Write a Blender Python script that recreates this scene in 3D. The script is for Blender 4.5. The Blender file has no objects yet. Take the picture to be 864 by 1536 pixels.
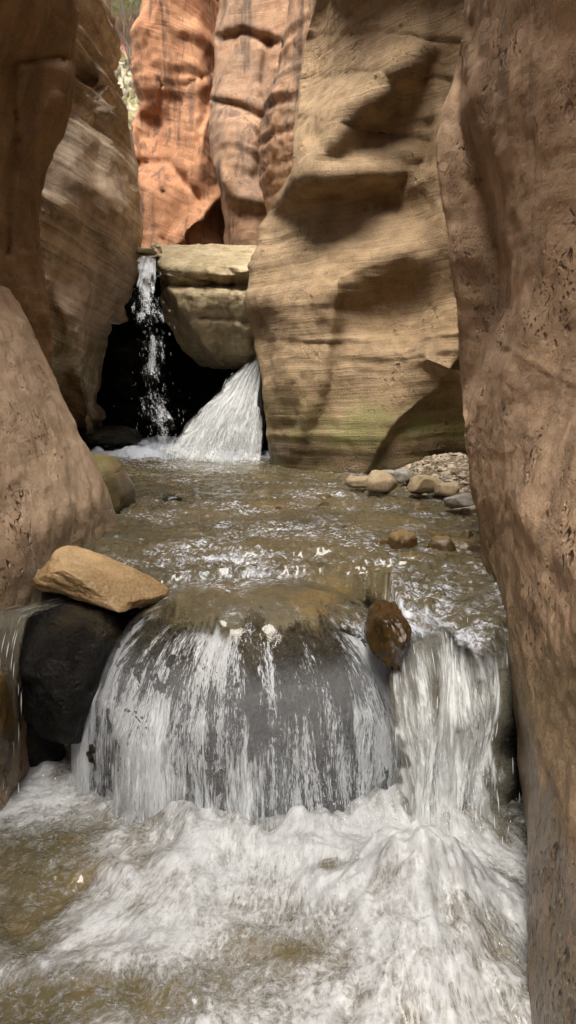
import bpy, math, random
import numpy as np
random.seed(7); rng = np.random.default_rng(7)
R = math.radians

# ------------------------------------------------------------------ camera, sky, sun, exposure
scn = bpy.context.scene
F = 1110.0; PITCH = R(10.6); CZ = 1.5
cam = bpy.data.cameras.new('camera'); cam_o = bpy.data.objects.new('camera', cam)
scn.collection.objects.link(cam_o); scn.camera = cam_o
cam_o.location = (0, 0, CZ); cam_o.rotation_euler = (math.pi/2 - PITCH, 0, 0)
cam.sensor_fit = 'VERTICAL'; cam.sensor_height = 36; cam.lens = 36*F/1536; cam.clip_end = 500; cam.clip_start = 0.02

SUN_EL, SUN_AZ = 66, 203        # azimuth measured clockwise from +Y: high, behind the camera, along the canyon
world = bpy.data.worlds.new('World'); scn.world = world; world.use_nodes = True
wn = world.node_tree; bg = wn.nodes['Background']; bg.inputs[1].default_value = 0.065
sk = wn.nodes.new('ShaderNodeTexSky'); sk.sky_type = 'NISHITA'; sk.sun_disc = False
sk.sun_elevation = R(SUN_EL); sk.sun_rotation = R(SUN_AZ); sk.dust_density = 3.0; sk.air_density = 1.0
wn.links.new(sk.outputs[0], bg.inputs[0])
sl = bpy.data.lights.new('sun', 'SUN'); sl.energy = 3.4; sl.angle = R(38); sl.color = (1, .95, .87)
so = bpy.data.objects.new('sun', sl); scn.collection.objects.link(so)
e, a = R(SUN_EL), R(SUN_AZ)
from mathutils import Vector
so.rotation_euler = Vector((math.cos(e)*math.sin(a), math.cos(e)*math.cos(a), math.sin(e))).to_track_quat('Z', 'Y').to_euler()
vs = scn.view_settings; vs.view_transform = 'Standard'; vs.look = 'None'; vs.gamma = 1; vs.use_curve_mapping = False
vs.exposure = 1.52
scn.cycles.max_bounces = 6; scn.cycles.diffuse_bounces = 4; scn.cycles.glossy_bounces = 3; scn.cycles.transparent_max_bounces = 16
scn.cycles.caustics_reflective = False; scn.cycles.caustics_refractive = False
scn.cycles.sample_clamp_indirect = 6; scn.cycles.use_adaptive_sampling = True; scn.cycles.adaptive_threshold = .05; scn.cycles.adaptive_min_samples = 12

# ------------------------------------------------------------------ projection helpers
cp, sp = math.cos(PITCH), math.sin(PITCH)
def ray(u, v):
    u = np.asarray(u, float); v = np.asarray(v, float)
    a_ = (u-432)/F; b = (768-v)/F
    return np.stack([a_+0*b, cp + b*sp + 0*a_, -sp + b*cp + 0*a_], -1)
def P(u, v, Y):                     # the point seen at (u, v), Y metres ahead
    d = ray(u, v); return d*(np.asarray(Y)/d[..., 1])[..., None] + np.array([0, 0, CZ])
def W(u, v, z):                     # the point seen at (u, v) at height z
    d = ray(u, v); return d*((z-CZ)/d[..., 2])[..., None] + np.array([0, 0, CZ])
def proj(p):
    q = p - np.array([0, 0, CZ]); f = q[..., 1]*cp - q[..., 2]*sp; up = q[..., 1]*sp + q[..., 2]*cp
    f = np.where(f < .05, .05, f)
    return 432 + F*q[..., 0]/f, 768 - F*up/f

# ------------------------------------------------------------------ noise (numpy)
_perm = rng.permutation(256); _perm = np.concatenate([_perm, _perm, _perm])
_g = rng.normal(size=(256, 3)); _g /= np.linalg.norm(_g, axis=1)[:, None]
def perlin(p):
    p = np.asarray(p, float); i = np.floor(p).astype(int); f = p - i; i &= 255
    w = f*f*f*(f*(f*6-15)+10); out = 0
    for dx in (0, 1):
        for dy in (0, 1):
            for dz in (0, 1):
                h = _perm[_perm[_perm[(i[..., 0]+dx) & 255] + ((i[..., 1]+dy) & 255)] + ((i[..., 2]+dz) & 255)]
                g = _g[h]; d = f - np.array([dx, dy, dz])
                k = (w[..., 0] if dx else 1-w[..., 0])*(w[..., 1] if dy else 1-w[..., 1])*(w[..., 2] if dz else 1-w[..., 2])
                out = out + k*(g*d).sum(-1)
    return out*1.5
def fbm(p, octv=4, gain=.5, lac=2.03):
    s = 0; a_ = 1; q = np.asarray(p, float)
    for _ in range(octv): s = s + a_*perlin(q); q = q*lac + 17.3; a_ *= gain
    return s
def ridged(p, octv=4, gain=.5):
    s = 0; a_ = 1; q = np.asarray(p, float)
    for _ in range(octv): s = s + a_*(1-2*np.abs(perlin(q))); q = q*2.05 + 9.1; a_ *= gain
    return s
def ss(x, a_, b):
    t = np.clip((x-a_)/(b-a_), 0, 1); return t*t*(3-2*t)

# ------------------------------------------------------------------ mesh helpers
def link_mesh(name, V, Fc, mats, parent=None, attrs=None, smooth=True, matidx=None, origin=None):
    V = np.asarray(V, float)
    if origin is not None: V = V - np.asarray(origin)
    me = bpy.data.meshes.new(name)
    Fc = np.asarray(Fc)
    me.vertices.add(len(V)); me.vertices.foreach_set('co', V.astype(np.float32).ravel())
    k = Fc.shape[1]; me.loops.add(Fc.size); me.loops.foreach_set('vertex_index', Fc.astype(np.int32).ravel())
    me.polygons.add(len(Fc)); me.polygons.foreach_set('loop_start', np.arange(0, Fc.size, k, dtype=np.int32))
    for m in (mats if isinstance(mats, (list, tuple)) else [mats]): me.materials.append(m)
    if matidx is not None: me.polygons.foreach_set('material_index', np.asarray(matidx, np.int32))
    me.update(calc_edges=True)
    me.polygons.foreach_set('use_smooth', np.full(len(Fc), smooth)); 
    for n, val in (attrs or {}).items():
        val = np.asarray(val, np.float32)
        if val.ndim == 1:
            at = me.attributes.new(n, 'FLOAT', 'POINT'); at.data.foreach_set('value', val)
        else:
            at = me.attributes.new(n, 'FLOAT_VECTOR', 'POINT'); at.data.foreach_set('vector', val.ravel())
    me.update(); me.validate()
    o = bpy.data.objects.new(name, me); scn.collection.objects.link(o)
    if origin is not None: o.location = origin
    if parent is not None: o.parent = parent
    return o
def gridfaces(n, m, flip=False, closed=False):
    i = np.arange(n*m).reshape(n, m)
    if closed: i = np.concatenate([i, i[:, :1]], 1)
    q = np.stack([i[:-1, :-1], i[:-1, 1:], i[1:, 1:], i[1:, :-1]], -1).reshape(-1, 4)
    return q[:, ::-1] if flip else q
def tag(o, label=None, cat=None, group=None, kind=None):
    if label: o['label'] = label
    if cat: o['category'] = cat
    if group: o['group'] = group
    if kind: o['kind'] = kind
    return o
def empty(name, loc):
    o = bpy.data.objects.new(name, None); scn.collection.objects.link(o); o.location = loc; return o

def spline_axis(G, axis, dens, kmax):
    """cubic Hermite resample of a control grid along one axis; step proportional to distance from the camera"""
    G = np.moveaxis(G, axis, 0)
    d = np.linalg.norm(np.diff(G, axis=0), axis=-1)
    t = np.concatenate([[0], np.cumsum(np.sqrt(d.mean(1)) + 1e-4)])
    m = np.zeros_like(G)
    dt = np.diff(t).reshape(-1, 1, 1); s = np.diff(G, axis=0)/dt
    m[1:-1] = (s[:-1]*dt[1:] + s[1:]*dt[:-1])/(dt[1:]+dt[:-1]); m[0] = s[0]; m[-1] = s[-1]
    out = []
    for j in range(len(G)-1):
        mid = (G[j]+G[j+1])/2; dist = np.linalg.norm(mid - np.array([0, 0, CZ]), axis=-1)
        n = int(np.clip(np.percentile(d[j]/dist, 75)/dens, 2, kmax))
        x = (np.arange(n)/n).reshape(-1, 1, 1); h = dt[j]
        out.append((2*x**3-3*x**2+1)*G[j] + (x**3-2*x**2+x)*h*m[j] + (-2*x**3+3*x**2)*G[j+1] + (x**3-x**2)*h*m[j+1])
    out.append(G[-1:])
    return np.moveaxis(np.concatenate(out, 0), 0, axis)
def normals(V):
    du = np.gradient(V, axis=1); dv = np.gradient(V, axis=0)
    n = np.cross(du, dv); return n/(np.linalg.norm(n, axis=-1, keepdims=True)+1e-9)
def poly_sd(u, v, poly):
    """distance to a polyline, with the sign of the side (positive to the right of its direction on screen)"""
    best = np.full(u.shape, 1e9); sgn = np.ones(u.shape)
    for (x0, y0), (x1, y1) in zip(poly[:-1], poly[1:]):
        ex, ey = x1-x0, y1-y0; L = ex*ex+ey*ey
        t = np.clip(((u-x0)*ex + (v-y0)*ey)/L, 0, 1)
        dx, dy = u-x0-t*ex, v-y0-t*ey; d = np.hypot(dx, dy); s = np.sign(ex*dy-ey*dx)
        k = d < best; best = np.where(k, d, best); sgn = np.where(k, s, sgn)
    return best, best*sgn
def sculpt(V, strokes):
    """press valleys and pull ridges into rock; amounts in metres away from the viewpoint side"""
    u, v = proj(V); d0 = V - np.array([0, 0, CZ]); d0 /= np.linalg.norm(d0, axis=-1, keepdims=True)
    jit = 14*fbm(V*2.2+5, 3)
    amt = 0
    for st in strokes:
        kind, poly, w, amp = st[:4]
        d, sd = poly_sd(u+jit*st[4] if len(st) > 4 else u, v+jit*st[4] if len(st) > 4 else v, poly)
        if kind == 'line': amt = amt + amp*np.exp(-(d/w)**2)
        elif kind == 'step':      # full depth on the positive side right at the edge, fading over w2
            w2 = st[5] if len(st) > 5 else 1e9
            amt = amt + amp*ss(sd, 0, w)*np.exp(-np.clip(sd, 0, None)/w2)
    vis = (V[..., 1] > .3)
    return V + d0*(amt*vis)[..., None] if strokes else V

def strata(V, n, seed, amp,  f1=5., tilt=(.12, .05), sharp=.6, rough=.006, big=.05, warp=.06, crease=0.):
    """ledges that follow the beds, broad swells and grain, pushed along the rock's own normals"""
    q = V + seed*3.7
    s = V[..., 2] + tilt[0]*V[..., 0] + tilt[1]*V[..., 1] + warp*fbm(q*.9, 3)
    mask = ss(fbm(q*.8+3, 2), -.35, .45)
    z0 = np.zeros_like(s)
    def beds(fr, k):
        b = perlin(np.stack([s*fr, z0+seed*1.3+k, .25*fr*.12*V[..., 0]+z0], -1))
        return np.tanh(b/(1-sharp+.05)*1.1)*.5
    d = amp*mask*(beds(f1, 1)+.6*beds(f1*2.3, 5)+.35*beds(f1*5.1, 9)) + big*fbm(q*.9, 3)
    d = d + rough*fbm(q*9, 4, .6)
    if crease: d = d - crease*np.clip(ridged(q*np.array([1.1, 1.1, .7])+20, 2)-.7, 0, 1) + crease*.5*np.clip(ridged(q*np.array([.7, .7, 1.5])+40, 2), 0, 1)
    return V + n*d[..., None]

def wall(name, G, mat, strokes=(), dens=.0032, kmax=90, flip=False, st=None, post=None, closed=False, **kw):
    V = spline_axis(spline_axis(np.asarray(G, float), 0, dens, kmax), 1, dens, kmax)
    V = sculpt(V, strokes)
    n = normals(V)
    if flip: n = -n
    if st: V = strata(V, n, **st)
    if post: V = post(V, n)
    o = link_mesh(name, V.reshape(-1, 3), gridfaces(V.shape[0], V.shape[1], flip), mat, **kw)
    return o

# ------------------------------------------------------------------ materials
class NT:
    def __init__(s, name):
        s.m = bpy.data.materials.new(name); s.m.use_nodes = True; s.t = s.m.node_tree; s.n = s.t.nodes; s.l = s.t.links
        s.b = s.n['Principled BSDF']; s.out = s.n['Material Output']
        s.geo = s.n.new('ShaderNodeNewGeometry')
        s.pos = s.geo.outputs['Position']
    def set(s, k, v):
        if hasattr(v, 'is_linked') or isinstance(v, bpy.types.NodeSocket): s.l.new(v, s.b.inputs[k])
        else: s.b.inputs[k].default_value = v
    def put(s, sock, v):
        if isinstance(v, bpy.types.NodeSocket): s.l.new(v, sock)
        else: sock.default_value = v
    def math(s, op, a_, b=0., c=0., clamp=False):
        n = s.n.new('ShaderNodeMath'); n.operation = op; n.use_clamp = clamp
        s.put(n.inputs[0], a_); s.put(n.inputs[1], b); s.put(n.inputs[2], c); return n.outputs[0]
    def vmul(s, v, xyz):
        n = s.n.new('ShaderNodeVectorMath'); n.operation = 'MULTIPLY'; s.put(n.inputs[0], v); n.inputs[1].default_value = xyz; return n.outputs[0]
    def vadd(s, v, w):
        n = s.n.new('ShaderNodeVectorMath'); n.operation = 'ADD'; s.put(n.inputs[0], v); s.put(n.inputs[1], w); return n.outputs[0]
    def rot(s, v, e_):
        n = s.n.new('ShaderNodeMapping'); s.put(n.inputs[0], v); n.inputs['Rotation'].default_value = e_; return n.outputs[0]
    def noise(s, v, scale, detail=4, rough=.55, dist=0., color=False):
        n = s.n.new('ShaderNodeTexNoise'); s.put(n.inputs['Vector'], v); n.inputs['Scale'].default_value = scale
        n.inputs['Detail'].default_value = detail; n.inputs['Roughness'].default_value = rough; n.inputs['Distortion'].default_value = dist
        return n.outputs[1 if color else 0]
    def voro(s, v, scale, feature='F1', rand=1):
        n = s.n.new('ShaderNodeTexVoronoi'); n.feature = feature; s.put(n.inputs['Vector'], v); n.inputs['Scale'].default_value = scale
        n.inputs['Randomness'].default_value = rand; return n.outputs['Distance']
    def mr(s, v, a_, b, c=0., d=1., smooth=True):
        n = s.n.new('ShaderNodeMapRange'); n.interpolation_type = 'SMOOTHSTEP' if smooth else 'LINEAR'
        s.put(n.inputs[0], v); n.inputs[1].default_value = a_; n.inputs[2].default_value = b
        s.put(n.inputs[3], c); s.put(n.inputs[4], d); return n.outputs[0]
    def mix(s, f, a_, b, mode='MIX'):
        n = s.n.new('ShaderNodeMix'); n.data_type = 'RGBA'; n.blend_type = mode
        col = lambda c: c if isinstance(c, bpy.types.NodeSocket) else (*c, 1) if len(c) == 3 else c
        s.put(n.inputs[0], f); s.put(n.inputs[6], col(a_)); s.put(n.inputs[7], col(b)); return n.outputs[2]
    def sep(s, v):
        n = s.n.new('ShaderNodeSeparateXYZ'); s.put(n.inputs[0], v); return n.outputs
    def bump(s, h, strength=1., dist=.01, normal=None):
        n = s.n.new('ShaderNodeBump'); n.inputs['Strength'].default_value = strength; n.inputs['Distance'].default_value = dist
        s.put(n.inputs['Height'], h)
        if normal is not None: s.l.new(normal, n.inputs['Normal'])
        return n.outputs[0]
    def attr(s, name, what='Vector'):
        n = s.n.new('ShaderNodeAttribute'); n.attribute_name = name; return n.outputs[what]

def rock_mat(name, c1, c2, c3, beds=9., tilt=(.07, -.1), bedmix=.8, stain=None, stain_amt=0., vertical=0., pits=0., pit_scale=22.,
             grain=1., wet=None, moss=None, rough=.85, bedbump=.5, green=None, lichen=0., bandy=False, spec=.3):
    s = NT(name); p = s.pos
    warp = s.vadd(p, s.vmul(s.noise(p, 1.1, 3, color=True), (.12, .12, .10)))
    wx, wy, wz = s.sep(warp)
    sz = s.math('ADD', wz, s.math('ADD', s.math('MULTIPLY', wx, tilt[0]), s.math('MULTIPLY', wy, tilt[1])))
    cb = s.n.new('ShaderNodeCombineXYZ'); s.put(cb.inputs[0], wx); s.put(cb.inputs[1], wy); s.put(cb.inputs[2], sz); pt = cb.outputs[0]
    bed = s.noise(s.vmul(pt, (.35, .35, beds)), 1.0, 6, .66)
    fine = s.noise(s.vmul(pt, (1.5, 1.5, beds*7)), 1.0, 5, .6)
    big = s.noise(p, 1.3, 5, .6, .5)
    mid = s.noise(p, 7, 4, .65)
    gr = s.noise(p, 90, 2, .75)
    col = s.mix(s.math('MULTIPLY', s.mr(bed, *((.42, .58) if bandy else (.36, .64))), bedmix), c1, c2)
    col = s.mix(s.mr(big, .46, .7) if bandy else s.mr(big, .42, .66), col, c3)
    col = s.mix(.35, col, s.mix(s.mr(mid, .3, .7), tuple(x*.6 for x in c1), tuple(min(1, x*1.35) for x in c2)))
    col = s.mix(s.mr(fine, .5, .72, 0, .35), col, tuple(x*.45 for x in c1))
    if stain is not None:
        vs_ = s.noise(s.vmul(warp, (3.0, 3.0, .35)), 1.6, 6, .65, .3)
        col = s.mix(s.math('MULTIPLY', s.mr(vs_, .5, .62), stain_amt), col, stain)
    if vertical:
        vv = s.noise(s.vmul(p, (9, 9, .5)), 1.5, 5, .6)
        col = s.mix(s.mr(vv, .5, .7, 0, vertical), col, tuple(x*.55 for x in c1))
    if lichen:
        li = s.noise(p, 16, 7, .7)
        col = s.mix(s.mr(li, .56, .64, 0, lichen), col, (.05, .045, .035))
    z = s.sep(p)[2]
    rgh = rough
    if green is not None:     # algae just over the waterline
        gz, gcol = green
        gm = s.math('MULTIPLY', s.mr(s.math('ADD', z, s.math('MULTIPLY', mid, -.5)), gz-.28, gz+.1, 1, 0), s.mr(s.noise(p, 3, 6, .7), .38, .6))
        col = s.mix(s.math('MULTIPLY', gm, .8), col, gcol)
    if wet is not None:
        wm = s.mr(s.math('ADD', z, s.math('MULTIPLY', s.noise(s.vmul(p, (3, 3, 1)), 2, 5), -.25)), wet-.16, wet-.02, 1, 0)
        col = s.mix(s.math('MULTIPLY', wm, .72), col, s.mix(1, col, (.22, .2, .17), 'MULTIPLY'))
        rgh = s.mr(wm, 0, 1, rough, .28)
    col = s.mix(s.mr(gr, .3, .7, .0, .22), col, tuple(min(1, x*1.5) for x in c2))
    h = s.math('ADD', s.math('MULTIPLY', gr, .35*grain), s.math('MULTIPLY', mid, .6*grain))
    h = s.math('ADD', h, s.math('MULTIPLY', bed, 2.4*bedbump))
    h = s.math('ADD', h, s.math('MULTIPLY', fine, .9*bedbump))
    if pits:
        dom = s.mr(s.noise(p, 2.6, 3, .6), .50, .66)
        pv = s.vmul(s.vadd(p, s.vmul(s.noise(p, 14, 3, color=True), (.05, .05, .05))), (1, 1, .62))
        v1 = s.voro(pv, pit_scale); v2 = s.voro(pv, pit_scale*2.6)
        pick = s.mr(s.noise(p, 11, 2), .46, .56)
        m1 = s.math('MULTIPLY', s.math('MULTIPLY', s.mr(v1, .12, .34, 1, 0), dom), pick)
        m2 = s.math('MULTIPLY', s.mr(v2, .1, .33, 1, 0), dom)
        pm = s.math('MAXIMUM', m1, s.math('MULTIPLY', m2, .6))
        h = s.math('SUBTRACT', h, s.math('MULTIPLY', pm, 2.6*pits))
        col = s.mix(s.math('MULTIPLY', pm, .55*min(1, pits)), col, tuple(x*.42 for x in c1))
    s.set('Base Color', col); s.set('Roughness', rgh); s.set('Specular IOR Level', spec)
    s.set('Normal', s.bump(h, .9, .016))
    return s.m

SAND = (.30, .195, .115); SAND_L = (.46, .33, .21); SAND_D = (.22, .13, .07)
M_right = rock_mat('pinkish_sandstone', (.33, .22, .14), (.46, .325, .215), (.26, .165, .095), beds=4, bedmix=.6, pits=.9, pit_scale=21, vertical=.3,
                   grain=.7, wet=.5, bedbump=.16, green=(.75, (.15, .12, .05)), stain=(.13, .09, .06), stain_amt=.5)  # varnish stain all over the wall, also standing in for its upper shade
M_left_low = rock_mat('pale_sandstone', (.47, .335, .22), (.60, .45, .31), (.41, .28, .175), beds=3, bedmix=.5, pits=.8, pit_scale=20, grain=.75,
                      wet=.84, bedbump=.12, vertical=.12)
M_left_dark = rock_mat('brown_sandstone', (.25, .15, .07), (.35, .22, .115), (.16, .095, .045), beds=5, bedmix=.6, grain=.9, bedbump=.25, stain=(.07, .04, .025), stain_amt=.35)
M_left_mid = rock_mat('banded_sandstone', (.25, .175, .11), (.66, .53, .39), (.40, .285, .18), beds=11, tilt=(.45, .05), bedmix=1., grain=1., bedbump=.7,
                      stain=(.13, .10, .08), stain_amt=.3, wet=1.0, green=(1.7, (.13, .12, .045)), bandy=True)
M_centre = rock_mat('fluted_sandstone', (.18, .12, .065), (.38, .27, .16), (.23, .15, .075), beds=9, tilt=(-.06, .02), bedmix=.75, grain=1.1, bedbump=.5, pits=.5,
                    pit_scale=14, wet=.9, green=(1.1, (.14, .16, .04)), stain=(.12, .085, .055), stain_amt=.3)
M_red = rock_mat('red_sandstone', (.34, .15, .068), (.46, .25, .14), (.28, .11, .047), beds=5, tilt=(.5, 0), bedmix=.9, grain=1.2, bedbump=.7, stain=(.07, .04, .032), stain_amt=.75)
M_varnish = rock_mat('varnished_sandstone', (.28, .145, .08), (.40, .25, .15), (.17, .12, .09), beds=6, tilt=(.1, .3), bedmix=.7, grain=1., bedbump=.5,
                     stain=(.06, .045, .038), stain_amt=.8, lichen=.4)
M_far = rock_mat('far_red_rock', (.50, .24, .16), (.60, .36, .26), (.45, .2, .12), beds=2, bedmix=.7, bedbump=.8)
M_chock = rock_mat('pale_boulder_stone', (.31, .245, .135), (.52, .43, .28), (.26, .195, .10), beds=7, tilt=(.1, .05), bedmix=.6, grain=1.2, bedbump=.8,
                   stain=(.16, .12, .06), stain_amt=.4, lichen=.25)
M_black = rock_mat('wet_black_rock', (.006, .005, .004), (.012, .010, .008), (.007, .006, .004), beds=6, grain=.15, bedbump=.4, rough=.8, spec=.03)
M_slab = rock_mat('ochre_stone', (.40, .25, .11), (.52, .37, .20), (.34, .19, .075), beds=9, tilt=(.2, .1), bedmix=.6, grain=1., bedbump=.3, lichen=.1, wet=.78)

def stone_mat(name, c1, c2, wet=.76, rough=.8, bumpd=.01):
    s = NT(name); tc = s.n.new('ShaderNodeTexCoord').outputs['Object']
    inf = s.n.new('ShaderNodeObjectInfo').outputs['Random']
    a_ = s.noise(tc, 6, 7, .65); b = s.noise(tc, 60, 5, .7)
    col = s.mix(s.mr(a_, .35, .65), c1, c2)
    col = s.mix(s.mr(b, .35, .7, 0, .5), col, tuple(x*.55 for x in c1))
    z = s.sep(s.pos)[2]
    wm = s.mr(s.math('ADD', z, s.math('MULTIPLY', a_, -.04)), wet-.04, wet+.0, 1, 0)
    col = s.mix(wm, col, s.mix(1, col, (.36, .32, .24), 'MULTIPLY'))
    s.set('Base Color', col); s.set('Roughness', s.mr(wm, 0, 1, rough, .18))
    s.set('Normal', s.bump(s.math('ADD', a_, s.math('MULTIPLY', b, .35)), .8, bumpd))
    return s.m
M_stone_tan = stone_mat('tan_river_stone', (.30, .22, .125), (.42, .33, .2))
M_stone_grey = stone_mat('grey_river_stone', (.24, .215, .18), (.36, .33, .28))
M_stone_brown = stone_mat('brown_river_stone', (.17, .105, .04), (.27, .18, .07))
M_lip = stone_mat('wet_golden_stone', (.09, .055, .018), (.19, .12, .04), wet=2)
M_stone_dark = stone_mat('dark_river_stone', (.05, .045, .03), (.1, .085, .05), wet=1)

def basalt_mat(name, base, hi, rough=(.12, .45), scale=1., top=None, spec=.14):
    s = NT(name); p = s.pos
    a_ = s.noise(p, 14*scale, 8, .68); b = s.noise(p, 120*scale, 4, .7); v = s.voro(p, 70*scale)
    col = s.mix(s.mr(a_, .35, .68), base, hi)
    col = s.mix(s.mr(s.noise(p, 3, 4), .5, .7, 0, .5), col, (.075, .055, .025))
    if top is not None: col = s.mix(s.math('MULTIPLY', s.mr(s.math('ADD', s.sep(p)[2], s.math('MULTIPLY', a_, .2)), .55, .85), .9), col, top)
    s.set('Base Color', col); s.set('Roughness', s.mr(b, .3, .7, rough[0], rough[1])); s.set('Specular IOR Level', spec)
    h = s.math('ADD', s.math('MULTIPLY', a_, 1.3), s.math('ADD', s.math('MULTIPLY', b, .5), s.math('MULTIPLY', v, .5)))
    s.set('Normal', s.bump(h, 1., .02))
    return s.m
M_basalt = basalt_mat('wet_basalt', (.006, .0055, .005), (.02, .018, .015), rough=(.10, .25), spec=.22)
M_basalt2 = basalt_mat('wet_dark_rock', (.012, .011, .010), (.045, .04, .034))
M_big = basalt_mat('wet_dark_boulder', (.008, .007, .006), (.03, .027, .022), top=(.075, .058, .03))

def water_mat(name, body, deep, foam_glint_col=(.66, .70, .78), chop=1., foam_stretch=(30, 4, 1), foam_rough=.5, softness=.22, glint=8, glint_y=2.4, fl0=.53, fl1=.70, lo_foam=(.82, .82, .82), fb=1.):
    """murky stream water with a foam attribute: where the foam is, bubbles scatter white; the flow attribute runs across / along the current"""
    s = NT(name); p = s.pos; fl = s.attr('flow'); fm = s.attr('foam', 'Fac')
    col = s.mix(s.mr(s.noise(p, 1.7, 5, .6), .35, .65), body, deep)
    col = s.mix(s.mr(s.noise(s.vmul(p, (1, 1.6, 1)), 3.1, 4, .6), .56, .68, 0, .6), col, (.19, .125, .045))
    col = s.mix(s.mr(s.voro(p, 9), .0, .25, .35, 0), col, (.05, .04, .02))
    f1 = s.noise(s.vmul(fl, foam_stretch), 1.0, 7, .72, .15)
    f2 = s.noise(s.vmul(fl, tuple(4*x for x in foam_stretch)), 1.0, 4, .7)
    f3 = s.noise(p, 9, 6, .75, .2); bub = s.noise(s.vmul(fl, (90, 45, 1)), 1.0, 2, .8)
    t = s.math('ADD', s.math('MULTIPLY', f1, .38), s.math('ADD', s.math('MULTIPLY', f2, .22), s.math('ADD', s.math('MULTIPLY', f3, .54), s.math('MULTIPLY', s.math('SUBTRACT', bub, .5), .55))))
    m = s.mr(s.math('ADD', t, fm), .95, 1.0+softness)
    wl = s.noise(s.vadd(s.vmul(p, (1, glint_y, 1)), s.vmul(s.noise(p, 5, 3, color=True), (.25, .25, 0))), glint, 4, .62, 1.0)
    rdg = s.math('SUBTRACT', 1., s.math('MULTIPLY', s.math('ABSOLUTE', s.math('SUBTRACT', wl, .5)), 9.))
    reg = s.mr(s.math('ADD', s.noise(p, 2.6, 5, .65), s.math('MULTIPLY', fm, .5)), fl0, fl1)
    m = s.math('MAXIMUM', m, s.math('MULTIPLY', s.math('MULTIPLY', s.mr(rdg, .25, 1.), reg), s.mr(s.noise(p, 38, 3, .75), .40, .66)))  # blue-white flecks paint sky glints into the water colour, among the foam
    c = s.mix(s.math('MULTIPLY', m, .97), col, s.mix(s.mr(s.math('ADD', s.math('MULTIPLY', f2, .22), s.math('ADD', s.math('MULTIPLY', f3, .53), s.math('MULTIPLY', bub, .25))), .34, .64), tuple(x*y for x, y in zip(foam_glint_col, lo_foam)), foam_glint_col))
    s.set('Base Color', c); s.set('Roughness', s.mr(m, 0, 1, .04, foam_rough)); s.set('IOR', 1.33)
    s.set('Specular IOR Level', .5)
    th = s.attr('thin', 'Fac'); s.set('Alpha', s.mr(s.math('ADD', th, s.math('MULTIPLY', s.math('SUBTRACT', f2, .5), 1.2)), .25, .8, 1, .04))
    s.set('Coat Weight', s.mr(m, 0, 1, .5, .1)); s.set('Coat Roughness', .03)
    ch = s.noise(s.vadd(p, s.vmul(s.noise(p, 6, 2, color=True), (.1, .1, .1))), 26, 4, .6, .5)
    ch2 = s.noise(s.vmul(p, (1, 1.8, 1)), 75, 3, .6, .8)
    h = s.math('ADD', s.math('ADD', s.math('MULTIPLY', ch, .9*chop), s.math('MULTIPLY', ch2, .4*chop)), s.math('MULTIPLY', f2, .35*fb))
    h = s.math('ADD', s.math('MULTIPLY', h, s.mr(m, .2, .9, 1, fb)), s.math('MULTIPLY', s.math('MULTIPLY', bub, m), .16))
    s.set('Normal', s.bump(h, .9, .012))
    return s.m
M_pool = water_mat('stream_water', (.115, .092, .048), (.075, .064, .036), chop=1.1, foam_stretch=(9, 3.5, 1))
M_lower = water_mat('white_water', (.135, .102, .045), (.085, .072, .038), chop=.9, foam_stretch=(11, 5, 1), foam_rough=.6, softness=.55, glint=22, glint_y=1.2, fl0=.50, fl1=.8, lo_foam=(.55, .55, .54), foam_glint_col=(.50, .51, .52), fb=.25)

def fall_mat(name, sx=60., sy=3.5, lo=.5, hi=.72, film=.18, col=(.78, .81, .84), murk=None, fine=.22):
    """falling water: long bright threads with clear gaps between; flow = across, along, thickness"""
    s = NT(name); fl = s.attr('flow'); x, y, th = s.sep(fl)
    v2 = s.n.new('ShaderNodeCombineXYZ'); s.put(v2.inputs[0], x); s.put(v2.inputs[1], y)
    wv = s.vadd(v2.outputs[0], s.vmul(s.noise(s.vmul(v2.outputs[0], (7, 2.5, 1)), 1, 2, color=True), (.06, .03, 0)))
    a_ = s.noise(s.vmul(wv, (sx*.4, sy*.7, 1)), 1, 5, .65)
    b = s.noise(s.vmul(wv, (sx*1.6, sy*2.2, 1)), 1, 5, .75)
    c = s.noise(s.vmul(wv, (sx*3.5, sy*9, 1)), 1, 3, .7)
    t = s.math('ADD', s.math('MULTIPLY', a_, .45), s.math('ADD', s.math('MULTIPLY', b, .4), s.math('MULTIPLY', c, fine)))
    t = s.math('ADD', t, s.math('SUBTRACT', th, .5+(fine-.22)*.5))
    al = s.mr(t, lo, hi)
    al = s.math('MAXIMUM', al, s.math('MULTIPLY', s.mr(th, .0, .4), film))
    cc = s.mix(s.mr(c, .35, .65), tuple(k*.8 for k in col), col)
    if murk is not None: cc = s.mix(s.mr(t, lo-.04, lo+.16), murk, cc)
    s.set('Base Color', cc); s.set('Roughness', .22); s.set('IOR', 1.33)
    s.set('Alpha', al); s.set('Specular IOR Level', .6)
    s.set('Normal', s.bump(s.math('ADD', b, s.math('MULTIPLY', a_, .8)), 1., .012))
    return s.m
M_fall = fall_mat('falling_water')
M_film = fall_mat('water_film', sx=80, sy=6, lo=.55, hi=.68, film=.02, col=(.72, .74, .76), fine=.42)
M_fall_dense = fall_mat('dense_falling_water', sx=24, sy=2.4, lo=.42, hi=.74, film=.25, col=(.76, .78, .77))
M_fall_murky = fall_mat('murky_falling_water', sx=26, sy=2.8, lo=.50, hi=.72, film=.34, col=(.78, .80, .79), murk=(.24, .22, .16))
s_ = NT('water_beads'); s_.set('Base Color', (.85, .87, .9, 1)); s_.set('Roughness', .1); s_.set('IOR', 1.33); s_.set('Coat Weight', .5); M_bead = s_.m

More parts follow.
